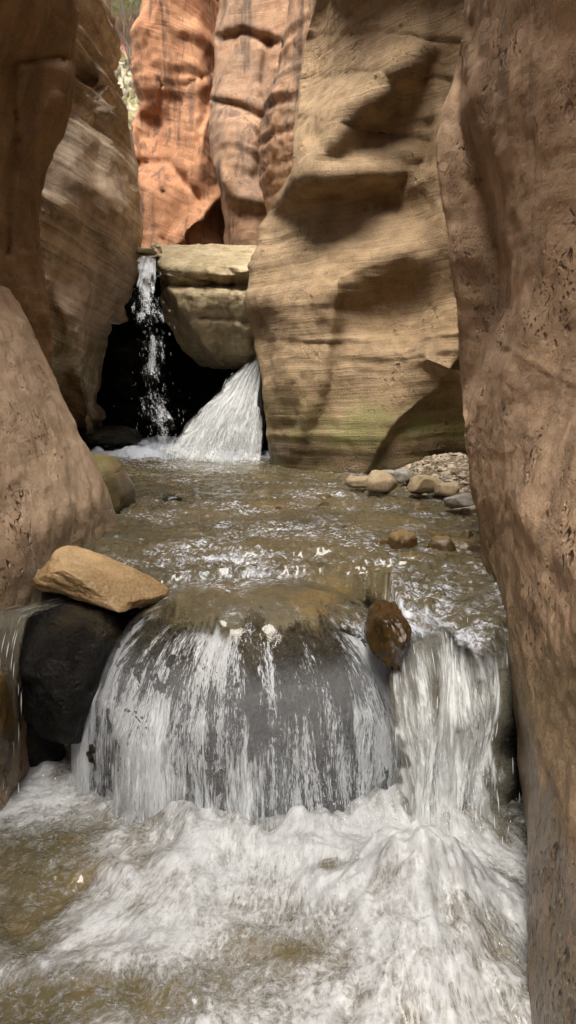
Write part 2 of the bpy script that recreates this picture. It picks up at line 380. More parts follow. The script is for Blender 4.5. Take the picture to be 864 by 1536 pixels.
# ------------------------------------------------------------------ CANYON WALLS
def table_wall(Ys, rows, edge_wrap, edgeY=None):
    """rows: (z, [x at each Y]); edge_wrap: offsets (dx, dy) of extra columns carried round the far corner"""
    G = []
    for z, xs in rows:
        ey = edgeY(z) if edgeY else 0
        row = [(x, Y + (ey if k == 0 else ey*.4 if k == 1 else 0), z) for k, (x, Y) in enumerate(zip(xs, Ys))]
        x0, y0, _ = row[0]
        G.append([(x0+dx, y0+dy, z) for dx, dy in edge_wrap[::-1]] + row)
    return np.array(G)
# right-hand wall, from behind the camera to its far corner by the gravel bank
Ys = [3.22, 2.75, 2.35, 2.1, 1.8, 1.5, 1.1, .5, -.8, -4, -9]
rows = [(-.5, [1.00, .93, .88, .81, .70, .60, .55, .55, .8, 1.2, 1.5]),
        (0,   [.97, .90, .85, .78, .68, .58, .53, .53, .75, 1.1, 1.4]),
        (.25, [.94, .87, .79, .72, .66, .59, .54, .54, .75, 1.1, 1.4]),
        (.48, [.92, .84, .75, .70, .66, .61, .57, .56, .75, 1.1, 1.4]),
        (.72, [.88, .79, .72, .69, .665, .63, .60, .58, .75, 1.1, 1.4]),
        (1.1, [.79, .77, .73, .71, .69, .66, .64, .62, .8, 1.1, 1.4]),
        (1.5, [.74, .79, .82, .83, .81, .79, .76, .72, .85, 1.1, 1.4]),
        (2.0, [.66, .76, .84, .87, .88, .88, .87, .86, .9, 1.2, 1.5]),
        (2.4, [.60, .70, .77, .79, .80, .81, .82, .84, .9, 1.2, 1.5]),
        (2.8, [.69, .68, .67, .67, .68, .70, .72, .76, .9, 1.2, 1.5]),
        (3.3, [.71, .64, .56, .52, .50, .52, .56, .64, .9, 1.2, 1.5]),  # from here up unseen; drawn inward to darken the walls below
        (4.2, [.74, .56, .42, .35, .33, .35, .42, .55, .9, 1.2, 1.6]),
        (6.0, [.80, .65, .50, .40, .38, .40, .45, .5, .7, 1.0, 1.5]),
        (9.0, [1.4, 1.2, 1.1, 1.0, 1.0, 1.0, 1.0, 1.1, 1.2, 1.5, 2.0])]
G = table_wall(Ys, rows, [(.10, .10), (.4, .28), (1.3, .5), (4, 1.2)])
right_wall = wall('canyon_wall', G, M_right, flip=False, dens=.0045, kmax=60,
    strokes=[('line', [(700, 40), (712, 180), (735, 260), (768, 360), (768, 430), (752, 520)], 16, .07, .5),
             ('line', [(690, 120), (668, 230), (675, 330)], 14, .04, .3),
             ('line', [(715, 100), (700, 170), (712, 260)], 9, -.04, .4),
             ('line', [(762, 380), (764, 440), (756, 500)], 5, .05, .3),
             ('line', [(700, 430), (700, 560), (705, 640)], 26, .03, .5),
             ('line', [(780, 480), (740, 600), (745, 720), (790, 900)], 34, -.035, .8),
             ('line', [(758, 1010), (765, 1120), (780, 1240)], 16, .10, .6),
             ('line', [(742, 1000), (740, 1100), (750, 1220)], 9, -.03, .5),
             ('step', [(700, -60), (702, 60), (716, 170), (750, 290), (772, 380), (770, 460), (735, 560), (706, 640)], 30, .42, .5, 120), ('line', [(815, 120), (830, 300), (820, 450), (770, 620), (760, 760)], 55, -.10, .4), ('line', [(864, 760), (830, 900), (850, 1100)], 60, .03, 1),
             ('line', [(864, 575), (800, 540), (760, 515)], 3, -.010, .3)],
    st=dict(seed=1, amp=.010, f1=3, big=.028, rough=.007, warp=.2))
# left: pale flank, low
Ys = [3.9, 3.55, 3.1, 2.7, 2.3, 1.8, 1.2, .4, -1, -9]
rows = [(-.5, [-.86, -.88, -.92, -.97, -1.0, -1.02, -1.1, -1.1, -1.2, -1.5]),
        (.3,  [-.87, -.89, -.92, -.97, -1.0, -1.04, -1.1, -1.1, -1.2, -1.5]),
        (.7,  [-.90, -.90, -.93, -.96, -1.02, -1.06, -1.1, -1.1, -1.2, -1.5]),
        (.9,  [-.96, -.95, -.97, -1.00, -1.05, -1.10, -1.12, -1.1, -1.2, -1.5]),
        (1.1, [-1.06, -1.05, -1.05, -1.07, -1.1, -1.15, -1.15, -1.15, -1.2, -1.5]),
        (1.5, [-1.24, -1.23, -1.22, -1.23, -1.24, -1.25, -1.25, -1.2, -1.2, -1.5]),
        (2.0, [-1.47, -1.48, -1.50, -1.48, -1.45, -1.4, -1.4, -1.3, -1.3, -1.5]),
        (2.6, [-1.85, -1.85, -1.85, -1.85, -1.8, -1.7, -1.6, -1.5, -1.5, -1.7]),
        (3.4, [-2.4, -2.4, -2.4, -2.4, -2.4, -2.2, -2.2, -2.2, -2.2, -2.2])]
G = table_wall(Ys, rows, [(-.03, .12), (-.2, .3), (-.7, .5), (-1.6, .6)])
left_low = wall('canyon_wall', G, M_left_low, flip=True, dens=.0045, kmax=60,
    strokes=[('line', [(0, 480), (60, 620), (120, 760)], 40, -.03, 1), ('line', [(60, 520), (90, 620), (30, 760)], 22, .02, 1),
             ('line', [(170, 740), (160, 770)], 20, .02, .5)],
    st=dict(seed=2, amp=.012, f1=4, big=.03, rough=.008, warp=.2))
# left: dark overhanging wall above it
Ys = [4.35, 3.8, 3.2, 2.5, 1.5, .3, -1.5, -9]
rows = [(.4,  [-1.45, -1.5, -1.6, -1.7, -1.7, -1.6, -1.5, -1.5]),
        (1.3, [-1.42, -1.5, -1.6, -1.7, -1.7, -1.6, -1.5, -1.5]),
        (1.55, [-1.38, -1.47, -1.58, -1.65, -1.6, -1.6, -1.5, -1.5]),
        (1.9, [-1.36, -1.45, -1.56, -1.6, -1.6, -1.6, -1.6, -1.7]),
        (2.3, [-1.37, -1.42, -1.48, -1.52, -1.55, -1.6, -1.6, -1.7]),
        (2.6, [-1.31, -1.38, -1.42, -1.45, -1.5, -1.5, -1.6, -1.7]),
        (2.85, [-1.20, -1.30, -1.36, -1.40, -1.45, -1.5, -1.6, -1.7]),
        (3.1, [-1.16, -1.22, -1.28, -1.34, -1.4, -1.5, -1.6, -1.7]),
        (3.45, [-1.12, -1.16, -1.22, -1.3, -1.4, -1.5, -1.6, -1.8]),
        (4.3, [-1.15, -1.2, -1.3, -1.4, -1.5, -1.6, -1.7, -1.9]),
        (6.0, [-1.35, -1.2, -1.15, -1.15, -1.2, -1.25, -1.3, -1.6]),  # unseen top rows, closed in to cut skylight on the walls
        (9.0, [-2.0, -1.8, -1.7, -1.7, -1.7, -1.8, -1.9, -2.2])]
G = table_wall(Ys, rows, [(-.06, .1), (-.3, .25), (-1.2, .3)])
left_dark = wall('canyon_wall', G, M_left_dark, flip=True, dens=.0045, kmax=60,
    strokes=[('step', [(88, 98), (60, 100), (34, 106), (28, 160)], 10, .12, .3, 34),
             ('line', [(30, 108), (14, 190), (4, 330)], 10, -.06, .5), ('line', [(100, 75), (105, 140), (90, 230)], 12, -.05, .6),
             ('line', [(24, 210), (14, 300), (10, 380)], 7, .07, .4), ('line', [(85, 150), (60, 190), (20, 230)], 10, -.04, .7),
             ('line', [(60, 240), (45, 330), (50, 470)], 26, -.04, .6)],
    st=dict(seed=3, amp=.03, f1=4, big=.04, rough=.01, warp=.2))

def pix_grid(rows): return np.array([[P(u, v, Y) for (u, v, Y) in r] for r in rows])
def rows_uniform(vs_, cols):
    """cols: list of (us, Ys) per column, interpolated from knots {v: value}"""
    out = []
    for v in vs_:
        r = []
        for ku, kY in cols:
            u = np.interp(v, [k for k, _ in ku], [x for _, x in ku]); Y = np.interp(v, [k for k, _ in kY], [x for _, x in kY])
            r.append((u, v, Y))
        out.append(r)
    return out
def wrap(G, left=(), right=()):
    L = [G[:, :1] + np.array([dx, dy, 0]) for dx, dy in left[::-1]]; Rr = [G[:, -1:] + np.array([dx, dy, 0]) for dx, dy in right]
    return np.concatenate(L + [G] + Rr, 1)
# left middle banded wall
VS = [-900, -500, -200, -80, 0, 60, 120, 180, 240, 310, 380, 420, 460, 500, 540, 590, 640, 690, 740]
sil = [(-900, 60), (-500, 110), (-200, 145), (0, 166), (60, 168), (100, 174), (170, 192), (220, 205), (300, 206), (380, 208), (430, 200), (470, 182), (500, 166), (540, 154), (590, 154), (640, 160), (690, 168), (740, 172)]
cols = [([(0, -80)], [(0, 5.6)]),
        ([(0, 20)], [(-900, 5.9), (0, 5.8), (740, 5.8)]),
        ([(0, 80)], [(-900, 6.6), (-100, 6.4), (60, 6.2), (120, 6.3), (180, 6.35), (230, 6.1), (330, 6.0), (350, 6.05), (420, 6.3), (480, 6.2), (540, 6.3), (600, 6.5), (740, 6.6)]),
        ([(0, 120), (500, 116), (690, 112)], [(-900, 6.8), (-100, 6.6), (60, 6.4), (120, 6.6), (180, 6.5), (230, 6.25), (320, 6.2), (345, 6.3), (430, 6.45), (480, 6.3), (540, 6.6), (600, 6.9), (740, 7.0)]),
        ([(0, 145), (300, 165), (500, 140), (690, 140)], [(-900, 7.0), (0, 6.9), (130, 6.75), (180, 6.75), (220, 6.65), (300, 6.55), (360, 6.7), (440, 6.8), (540, 7.1), (740, 7.2)]),
        (sil, [(0, 7.6), (300, 7.3), (440, 7.3), (540, 7.5), (740, 7.7)])]
G = wrap(pix_grid(rows_uniform(VS, cols)), right=[(-.03, .15), (-.25, .5), (-1.2, 1.0), (-2.5, 3.0)])
left_mid = wall('canyon_wall', G, M_left_mid, flip=True, dens=.0036, kmax=50,
    strokes=[('line', [(150, 0), (158, 150), (165, 290), (160, 400)], 14, -.05, .6), ('line', [(128, 110), (140, 160), (150, 260)], 14, .10, .5),
             ('step', [(76, 322), (110, 330), (150, 352), (165, 372)], 4, .07, .5, 30), ('line', [(85, 440), (100, 500), (110, 560)], 16, -.1, .5),
             ('line', [(140, 300), (150, 420), (135, 480)], 12, .06, .5), ('line', [(88, 570), (100, 620), (110, 680)], 22, .45, .4),
             ('line', [(125, 500), (130, 580), (135, 660)], 12, -.12, .4), ('line', [(175, 300), (180, 380), (160, 460)], 14, -.05, .5)],
    st=dict(seed=4, amp=.15, f1=4, tilt=(.45, .05), big=.05, rough=.014, sharp=.75))
# central fluted buttress
VS = [-900, -500, -200, -80, 0, 60, 130, 200, 260, 300, 340, 390, 440, 490, 540, 590, 640, 680, 720, 780]
silc = [(-900, 560), (-200, 500), (-80, 480), (0, 466), (60, 456), (130, 450), (200, 446), (255, 444), (280, 428), (305, 410), (340, 391), (390, 376), (440, 370), (490, 375), (540, 386), (590, 397), (640, 404), (680, 409), (720, 416), (780, 420)]
US = [450, 500, 560, 610, 655, 700, 790]
relief = {-900: [6.6, 5.8, 5.4, 5.2, 5.0, 4.9, 4.8, 4.8], -500: [6.5, 5.8, 5.4, 5.2, 5.0, 4.9, 4.8, 4.8], -200: [6.75, 6.2, 5.8, 5.6, 5.5, 5.4, 5.3, 5.2],  # unseen top rows lean forward, shaped to shade the upper buttress
          -60: [6.85, 6.45, 6.2, 6.05, 5.9, 5.8, 5.7, 5.5], 0: [6.95, 6.65, 6.45, 6.25, 6.05, 5.95, 5.8, 5.6], 60: [6.9, 6.8, 6.62, 6.3, 6.0, 5.95, 5.8, 5.6],
          110: [6.85, 6.8, 6.66, 6.2, 5.9, 6.05, 5.85, 5.6], 150: [6.8, 6.62, 6.42, 6.02, 6.15, 6.12, 5.85, 5.6], 200: [6.75, 6.4, 6.12, 6.32, 6.32, 5.98, 5.85, 5.6],
          240: [6.7, 6.14, 6.2, 6.36, 6.34, 5.98, 5.8, 5.6], 262: [6.6, 6.06, 6.0, 6.08, 6.18, 5.95, 5.8, 5.6], 300: [6.78, 6.36, 6.42, 6.42, 6.3, 6.0, 5.8, 5.5],
          345: [6.88, 6.55, 6.55, 6.42, 6.22, 5.96, 5.75, 5.5], 385: [6.88, 6.5, 6.32, 6.14, 6.0, 5.86, 5.7, 5.5], 425: [6.78, 6.26, 6.02, 6.08, 6.1, 5.84, 5.65, 5.4],
          460: [6.7, 6.14, 5.92, 6.22, 6.14, 5.8, 5.6, 5.4], 490: [6.88, 6.14, 5.98, 6.24, 6.08, 5.74, 5.6, 5.4], 512: [6.85, 6.14, 6.02, 6.0, 5.86, 5.62, 5.6, 5.4],
          560: [6.62, 6.1, 6.02, 6.0, 5.84, 5.7, 5.7, 5.6], 605: [6.6, 6.04, 6.06, 5.9, 5.8, 5.8, 5.8, 5.7], 650: [6.6, 6.16, 5.94, 5.8, 5.8, 5.9, 5.9, 5.8],
          700: [6.6, 6.26, 5.98, 5.84, 5.85, 6.0, 6.0, 5.9], 780: [6.6, 6.2, 5.95, 5.8, 5.8, 6.0, 6.0, 5.9]}
rw = []
for v, ys_ in relief.items():
    us = [np.interp(v, [k for k, _ in silc], [x for _, x in silc])] + [u + (np.interp(v, [-900, 0], [60, 0])) for u in US]
    if us[0] > us[1] - 22: us[1] = us[0] + 22
    rw.append([(u, v, y_) for u, y_ in zip(us, ys_)])
Yr = np.array([[p[2] for p in r0] for r0 in rw]); Ys_ = Yr.copy(); Ys_[1:-1] = (Yr[:-2] + 2*Yr[1:-1] + Yr[2:])/4; Ys_[:, 1:-1] = (Ys_[:, :-2] + 2*Ys_[:, 1:-1] + Ys_[:, 2:])/4
Yr = .35*Yr + .65*Ys_; rw = [[(u, v, float(y_)) for (u, v, _), y_ in zip(r0, yy)] for r0, yy in zip(rw, Yr)]
G = wrap(pix_grid(rw), left=[(.04, .15), (.25, .45), (.8, 1.2), (2.5, 2.0)], right=[(1.0, -.6), (2.5, -1.5)])
centre = wall('canyon_wall', G, M_centre, flip=False, dens=.0032, kmax=50,
    strokes=[('step', [(705, 500), (686, 540), (650, 590), (600, 630), (572, 670), (548, 715)][::-1], 9, .10, .25),
             ('line', [(615, 85), (560, 140), (500, 190), (450, 250)], 26, -.09, .6), ('line', [(640, 100), (600, 160), (540, 215), (500, 245)], 32, .09, .7),
             ('line', [(500, 10), (460, 90), (452, 190)], 30, .20, .6), ('line', [(650, 190), (640, 240), (600, 275)], 12, .08, .5),
             ('line', [(436, 268), (500, 268), (560, 252), (605, 225)], 15, -.05, .4), ('line', [(400, 330), (480, 300), (570, 290), (625, 330)], 26, .15, .5),
             ('line', [(690, 320), (600, 365), (510, 405), (450, 470), (432, 560)], 38, -.11, .5), ('line', [(510, 415), (497, 500), (472, 600), (440, 680)], 10, -.05, .4),
             ('line', [(395, 480), (400, 510), (405, 560)], 16, .10, .4), ('line', [(530, 470), (600, 445), (680, 450)], 42, .11, .6),
             ('step', [(380, 120), (540, 105), (690, 118)], 3, .03, .5, 18),
             ('step', [(430, 170), (560, 190), (640, 205)], 3, .03, .5, 14), ('step', [(430, 60), (560, 40), (690, 60)], 3, .03, .5, 14),
             ('step', [(380, 505), (500, 512), (690, 500)], 3, .03, .3, 14), ('line', [(640, 540), (690, 560)], 10, -.08, .3)],
    st=dict(seed=5, amp=.055, f1=5, tilt=(-.06, .02), big=.05, rough=.010, sharp=.5))
# grey column behind it
VS = [-900, -300, -100, 0, 60, 130, 200, 260, 330, 400, 480]
cols = [([(-900, 470), (0, 432), (60, 425), (110, 418), (150, 402), (200, 391), (260, 390), (330, 402), (480, 410)], [(0, 9.3)]),
        ([(-900, 490), (0, 445), (200, 415), (330, 420)], [(0, 8.8)]), ([(-900, 520), (0, 470), (200, 450)], [(0, 8.5)]), ([(0, 560)], [(0, 8.0)])]
G = wrap(pix_grid(rows_uniform(VS, cols)), left=[(.05, .3), (.5, 1.2), (1.5, 2.5)], right=[(2.5, .2)])
column = wall('canyon_wall', G, M_varnish, flip=False, dens=.0036, kmax=50, strokes=[('line', [(430, 60), (412, 160), (402, 250)], 8, -.1, .5)],
              st=dict(seed=6, amp=.08, f1=3.5, big=.04, rough=.02))
# varnished buttress
VS = [-900, -300, -100, 0, 40, 90, 150, 200, 240, 290, 340, 375, 430]
cols = [([(-900, 330), (0, 322), (150, 318), (180, 312), (240, 316), (290, 333), (340, 340), (430, 345)], [(-900, 11.9), (0, 11.5), (150, 11.2), (250, 10.9), (430, 10.6)]),
        ([(0, 345), (240, 340), (430, 352)], [(-900, 11.5), (0, 11.1), (140, 11.0), (160, 10.6), (250, 10.3), (430, 10.2)]),
        ([(0, 375)], [(-900, 11.3), (0, 11.0), (140, 10.9), (165, 10.5), (300, 10.1), (430, 9.9)]), ([(0, 405)], [(-900, 11.2), (0, 10.9), (160, 10.6), (430, 9.9)]), ([(0, 470)], [(0, 10.6), (430, 10)])]
G = wrap(pix_grid(rows_uniform(VS, cols)), left=[(.0, .25), (.3, .9), (1, 2)], right=[(2, 0)])
varnished = wall('canyon_wall', G, M_varnish, flip=False, dens=.0036, kmax=50,
    strokes=[('line', [(318, 150), (350, 155), (400, 178)], 5, .15, .4), ('line', [(330, 60), (370, 52), (415, 60)], 6, .12, .5),
             ('line', [(325, 250), (360, 300), (392, 300)], 9, -.15, .5), ('line', [(400, 60), (398, 180), (385, 260)], 8, .16, .4)],
    st=dict(seed=7, amp=.07, f1=3, tilt=(.35, .05), big=.04, rough=.014, crease=.05))
# red wall
VS = [-900, -300, -100, 0, 50, 100, 150, 180, 230, 280, 330, 375, 430]
cols = [([(-900, 230), (0, 212), (30, 203), (70, 199), (115, 203), (135, 214), (160, 212), (180, 199), (240, 203), (300, 206), (430, 205)], [(0, 12.4), (160, 12.3), (250, 11.8), (430, 11.4)]),
        ([(-900, 250), (0, 235), (160, 232), (200, 225), (430, 228)], [(0, 11.9), (150, 11.9), (165, 12.2), (240, 11.9), (270, 11.4), (430, 11.1)]),
        ([(0, 262)], [(0, 11.7), (150, 11.8), (240, 11.6), (260, 11.4), (430, 11.1)]),
        ([(0, 295)], [(0, 11.8), (200, 11.4), (300, 11.3), (430, 10.9)]), ([(0, 325)], [(0, 12.1), (200, 11.8), (430, 11.4)]), ([(0, 380)], [(0, 12.2)])]
G = wrap(pix_grid(rows_uniform(VS, cols)), left=[(.0, .3), (.2, 1.2), (.6, 3)], right=[(2, 0)])
red = wall('canyon_wall', G, M_red, flip=False, dens=.0036, kmax=50,
    strokes=[('step', [(246, 150), (244, 200), (243, 270)], 4, .16, .2, 60), ('step', [(312, 118), (285, 140), (274, 170), (270, 205)], 4, .16, .2, 50), ('step', [(316, 160), (300, 215), (282, 290), (276, 360)], 4, .16, .2, 60), ('step', [(300, 175), (250, 190), (215, 210)], 4, .06, .3, 25), 
             ('line', [(205, 245), (250, 240), (300, 300)], 6, .12, .5), ('line', [(335, 290), (290, 335), (262, 366)], 10, -.3, .4), ('line', [(215, 20), (205, 60)], 10, -.1, .4)],
    st=dict(seed=8, amp=.09, f1=2.5, tilt=(.3, .05), big=.025, rough=.02, crease=.03))
# far cliff glimpsed through the slot, and the grassy slope at its foot
VS = [-900, -300, 0, 60, 120, 200, 420]
cols = [([(0, -80)], [(0, 24)]), ([(0, 100)], [(0, 26)]), ([(0, 200)], [(0, 27)]), ([(0, 330)], [(0, 26)]), ([(0, 520)], [(0, 22)])]
far = wall('far_cliff', pix_grid(rows_uniform(VS, cols)), M_far, dens=.003, kmax=60, st=dict(seed=9, amp=.5, f1=.9, big=.9, rough=.15))
s = NT('dry_grass_slope'); n1 = s.noise(s.pos, 3, 8, .7)
s.set('Base Color', s.mix(s.mr(n1, .4, .6), (.34, .30, .12), (.50, .44, .34))); s.set('Roughness', .95); s.set('Normal', s.bump(n1, 1, .15)); M_slope = s.m
G = np.array(
             [[P(u, v+150, 15) for u, v in ((60, 60), (150, 95), (190, 140), (230, 190), (300, 230))],
              [P(u, v+20, 16.5) for u, v in ((60, 60), (150, 85), (190, 132), (230, 190), (300, 230))],
              [P(u, v, 19) for u, v in ((60, 40), (150, 70), (190, 115), (230, 170), (300, 210))],
              [P(u, v, 24) for u, v in ((60, 30), (150, 60), (190, 95), (230, 140), (300, 180))]])
talus = wall('hillside', G[::-1], M_slope, dens=.003, kmax=40, st=dict(seed=10, amp=.0, big=.25, rough=.12))
for o, lab in ((right_wall, 'pinkish pitted sandstone wall sweeping down the whole right side of the stream'),
               (left_low, 'pale sandstone flank sloping into the stream on the left beside the tan slab'),
               (left_dark, 'dark brown overhanging sandstone wall in the upper left corner'),
               (left_mid, 'banded greyish sandstone wall left of the narrow waterfall'),
               (centre, 'fluted tan sandstone buttress right of the far waterfalls above the gravel bank'),
               (column, 'narrow rough rock column between the fluted buttress and the varnished cliff'),
               (varnished, 'grey-black stained sandstone cliff above the pale wedged boulder'),
               (red, 'orange-red sandstone cliff with black streaks at the back of the canyon'),
               (far, 'distant pink cliff seen through the gap in the upper left')):
    tag(o, lab, 'cliff', kind='structure')
tag(talus, 'yellow-green grassy slope in the gap below the distant cliff', 'hillside', kind='structure')

# ------------------------------------------------------------------ GROUND: one sheet of stream bed, rising to the gravel bank and the upper terrace
def bank_h(x, y):
    """gravel bank at the foot of the buttress"""
    c = np.exp(-(((x-1.25)/.55)**2 + ((y-5.6)/.85)**2)) ; c2 = np.exp(-(((x-1.2)/.33)**2 + ((y-4.5)/.75)**2))
    return .33*c + .22*c2
xs = np.concatenate([np.linspace(-60, -3, 20), np.linspace(-2.9, 2.9, 260), np.linspace(3, 60, 20)]); ys = np.concatenate([np.linspace(-40, 0, 20), np.linspace(.05, 8, 340), np.linspace(8.1, 14, 60), np.linspace(15, 120, 20)])
X, Y = np.meshgrid(xs, ys)
Z = -.55 + 1.08*ss(Y, 2.45, 2.75) + .1*ss(Y, 5, 8)*0 + 1.55*ss(Y, 9.3, 9.7) + .2*ss(Y, 9, 14) + 2.2*ss(Y, 14, 22)
Z = Z + np.where((Y > 2.6) & (Y < 7.6), bank_h(X, Y)*1.0, 0) + .02*fbm(np.stack([X*3, Y*3, X*0], -1), 4)
s = NT('gravel_bed'); v1 = s.voro(s.pos, 34); n1 = s.noise(s.pos, 12, 6)
s.set('Base Color', s.mix(s.mr(v1, .1, .6), (.27, .215, .14), (.13, .095, .055))); s.set('Roughness', .8); s.set('Normal', s.bump(s.math('SUBTRACT', n1, v1), 1, .03)); M_bed = s.m
ground = link_mesh('ground', np.stack([X, Y, Z], -1).reshape(-1, 3), gridfaces(*X.shape), M_bed); tag(ground, kind='structure')

# ------------------------------------------------------------------ ROCK BUILDER
def ico(sub):
    import bmesh
    bm = bmesh.new(); bmesh.ops.create_icosphere(bm, subdivisions=sub, radius=1)
    V = np.array([v.co[:] for v in bm.verts]); Fc = np.array([[v.index for v in f.verts] for f in bm.faces]); bm.free(); return V, Fc
_ico = {k: ico(k) for k in (1, 2, 3, 4, 5, 6)}
def rock(name, c, r, mat, seed, rot=(0, 0, 0), sub=4, power=.75, bump_=.12, cuts=5, link=True, fine=.02):
    V, Fc = _ico[sub]; V = V.copy()
    V = np.sign(V)*np.abs(V)**power; V /= np.abs(V).max()
    rg = np.random.default_rng(seed)
    for _ in range(cuts):               # knocked-off faces
        n = rg.normal(size=3); n /= np.linalg.norm(n); d = rg.uniform(.62, .9); t = V@n - d; V = V - np.outer(np.clip(t, 0, None)*.85, n)
    V = V*(1 + bump_*fbm(V*1.4+seed*7.1, 3) + fine*fbm(V*6+seed, 3))[:, None]
    V = V*np.array(r)
    from mathutils import Euler
    Rm = np.array(Euler(rot).to_matrix()); V = V@Rm.T
    c = np.asarray(c, float); org = c + np.array([0, 0, V[:, 2].min()])
    return link_mesh(name, V + c, Fc, mat, origin=org)

# wedged pale boulder over the far falls
rows_c = []
for v, Yf, ul, ur in ((369, 9.6, 232, 392), (371, 8.8, 232, 392), (375, 8.2, 234, 390), (383, 7.75, 232, 389), (393, 7.3, 236, 388), (403, 6.92, 240, 388), (410, 6.90, 241, 387), (420, 7.02, 243, 386), (428, 7.12, 243, 386), (440, 6.95, 244, 386), (480, 7.02, 252, 384), (515, 7.15, 270, 384), (545, 7.4, 300, 384), (552, 7.9, 300, 384), (540, 9.4, 290, 384)):
    k = np.linspace(0, 1, 7); us = ul + (ur-ul)*k; Yk = Yf + .55*np.clip(.28-k, 0, 1)**1*2.2 - .06*np.sin(k*9)
    rows_c.append([(u, v, Y_) for u, Y_ in zip(us, Yk)])
G = wrap(pix_grid(rows_c), left=[(.03, .3), (.1, 1.2)], right=[(.3, .2), (.8, .8)])
chock = wall('boulder', G, M_chock, dens=.0022, kmax=50,
     strokes=[('step', [(388, 430), (330, 432), (285, 418), (244, 412)], 4, .10, .5, 12), ('line', [(300, 372), (320, 392), (345, 405)], 6, .10, .5), ('line', [(250, 385), (300, 392), (330, 404)], 5, .08, .4),
              ('line', [(300, 476), (384, 480)], 4, .05, .5), ('line', [(345, 385), (352, 430), (345, 520)], 7, .05, .6), ('step', [(240, 380), (256, 430), (285, 480), (320, 530), (350, 560)], 12, .55, .7)],
     st=dict(seed=11, amp=.035, f1=5, big=.05, rough=.02))
tag(chock, 'pale cracked boulder wedged across the canyon above the far falls', 'boulder')
r_ = rock('stone', P(219, 377, 7.25), (.10, .1, .035), M_chock, 31, sub=3); tag(r_, 'small flat stone at the head of the narrow waterfall', 'stone')

# black wet cavity behind the falls
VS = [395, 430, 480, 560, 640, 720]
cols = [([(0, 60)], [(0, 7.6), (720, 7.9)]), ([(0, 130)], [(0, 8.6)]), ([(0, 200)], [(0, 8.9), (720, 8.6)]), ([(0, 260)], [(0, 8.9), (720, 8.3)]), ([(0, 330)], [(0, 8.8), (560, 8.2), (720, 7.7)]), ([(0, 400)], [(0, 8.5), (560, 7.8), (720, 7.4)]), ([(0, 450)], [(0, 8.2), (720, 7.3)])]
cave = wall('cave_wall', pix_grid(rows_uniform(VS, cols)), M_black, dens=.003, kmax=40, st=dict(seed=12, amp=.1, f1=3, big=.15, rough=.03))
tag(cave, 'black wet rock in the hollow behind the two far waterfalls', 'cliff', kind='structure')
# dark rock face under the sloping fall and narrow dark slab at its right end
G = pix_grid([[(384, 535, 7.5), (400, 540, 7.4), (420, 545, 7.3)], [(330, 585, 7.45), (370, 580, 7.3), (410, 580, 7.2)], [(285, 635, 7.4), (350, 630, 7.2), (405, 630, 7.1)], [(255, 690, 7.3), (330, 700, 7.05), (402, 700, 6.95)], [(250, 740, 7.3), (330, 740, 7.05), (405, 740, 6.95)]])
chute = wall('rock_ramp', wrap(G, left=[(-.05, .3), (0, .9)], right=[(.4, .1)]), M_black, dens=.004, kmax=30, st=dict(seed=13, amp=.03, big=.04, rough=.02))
tag(chute, 'dark wet rock ramp under the sloping waterfall', 'rock')
r_ = rock('rock', P(394, 612, 6.95), (.055, .12, .46), M_basalt2, 33, rot=(0, .06, 0)); tag(r_, 'narrow upright dark wet rock at the right end of the sloping waterfall', 'rock')
r_ = rock('rock', P(160, 655, 7.4), (.34, .3, .10), M_basalt2, 34); tag(r_, 'low dark wet rock at the foot of the banded wall left of the narrow waterfall', 'rock')
r_ = rock('rock', P(150, 738, 4.35), (.17, .30, .21), M_centre, 35, rot=(0, -.4, 0)); tag(r_, 'mossy rounded rock tucked behind the pale left flank at the waterline', 'rock')

# ------------------------------------------------------------------ WATER: upper pool
def blob(x, y, cx, cy, rx, ry): return np.exp(-(((x-cx)/rx)**2 + ((y-cy)/ry)**2))
BC = np.array([-.135, 2.74, .11]); BR = np.array([.655, .50, .59])     # big boulder
xs = np.arange(-1.9, 2.4, .011); ys = np.concatenate([np.arange(2.02, 4.2, .009), np.arange(4.2, 8.5, .016)])
X, Y = np.meshgrid(xs, ys); q = np.stack([X, Y, X*0], -1)
wq = q + .12*np.stack([fbm(q*2.3, 2), fbm(q*2.3+9, 2), X*0], -1)
chop = ss(Y, 6.8, 5.2)*.65 + .35 + .5*ss(Y, 3.6, 3.0)
Zw = .70 + chop*(.020*fbm(wq*np.array([4, 8, 1]), 3) + .014*ridged(wq*np.array([7, 15, 1])+4, 4, .6) + .006*fbm(wq*34, 3, .6))
calm = ss(fbm(q*.8+2, 2), .1, .5)*.5; Zw = .70 + (Zw-.70)*(1-calm)
far_foam = ss(Y, 6.75, 7.25)*ss(X, .05, -.35) + blob(X, Y, -.5, 7.1, .8, .35)
far_foam = np.clip(far_foam + ss(Y, 6.95, 7.3), 0, 1)
Zw += far_foam*(.06 + .07*fbm(q*5, 4))
# current draws down to the lip on either side of the big boulder
lip_r = (np.clip(2.62-Y, 0, 1)/.42)**2*ss(X, .22, .42)
Zw -= .13*lip_r + .02*blob(X, Y, .62, 2.5, .3, .3)
Zw -= .10*ss(Y, 2.75, 2.5)*ss(X, -.55, -.85)
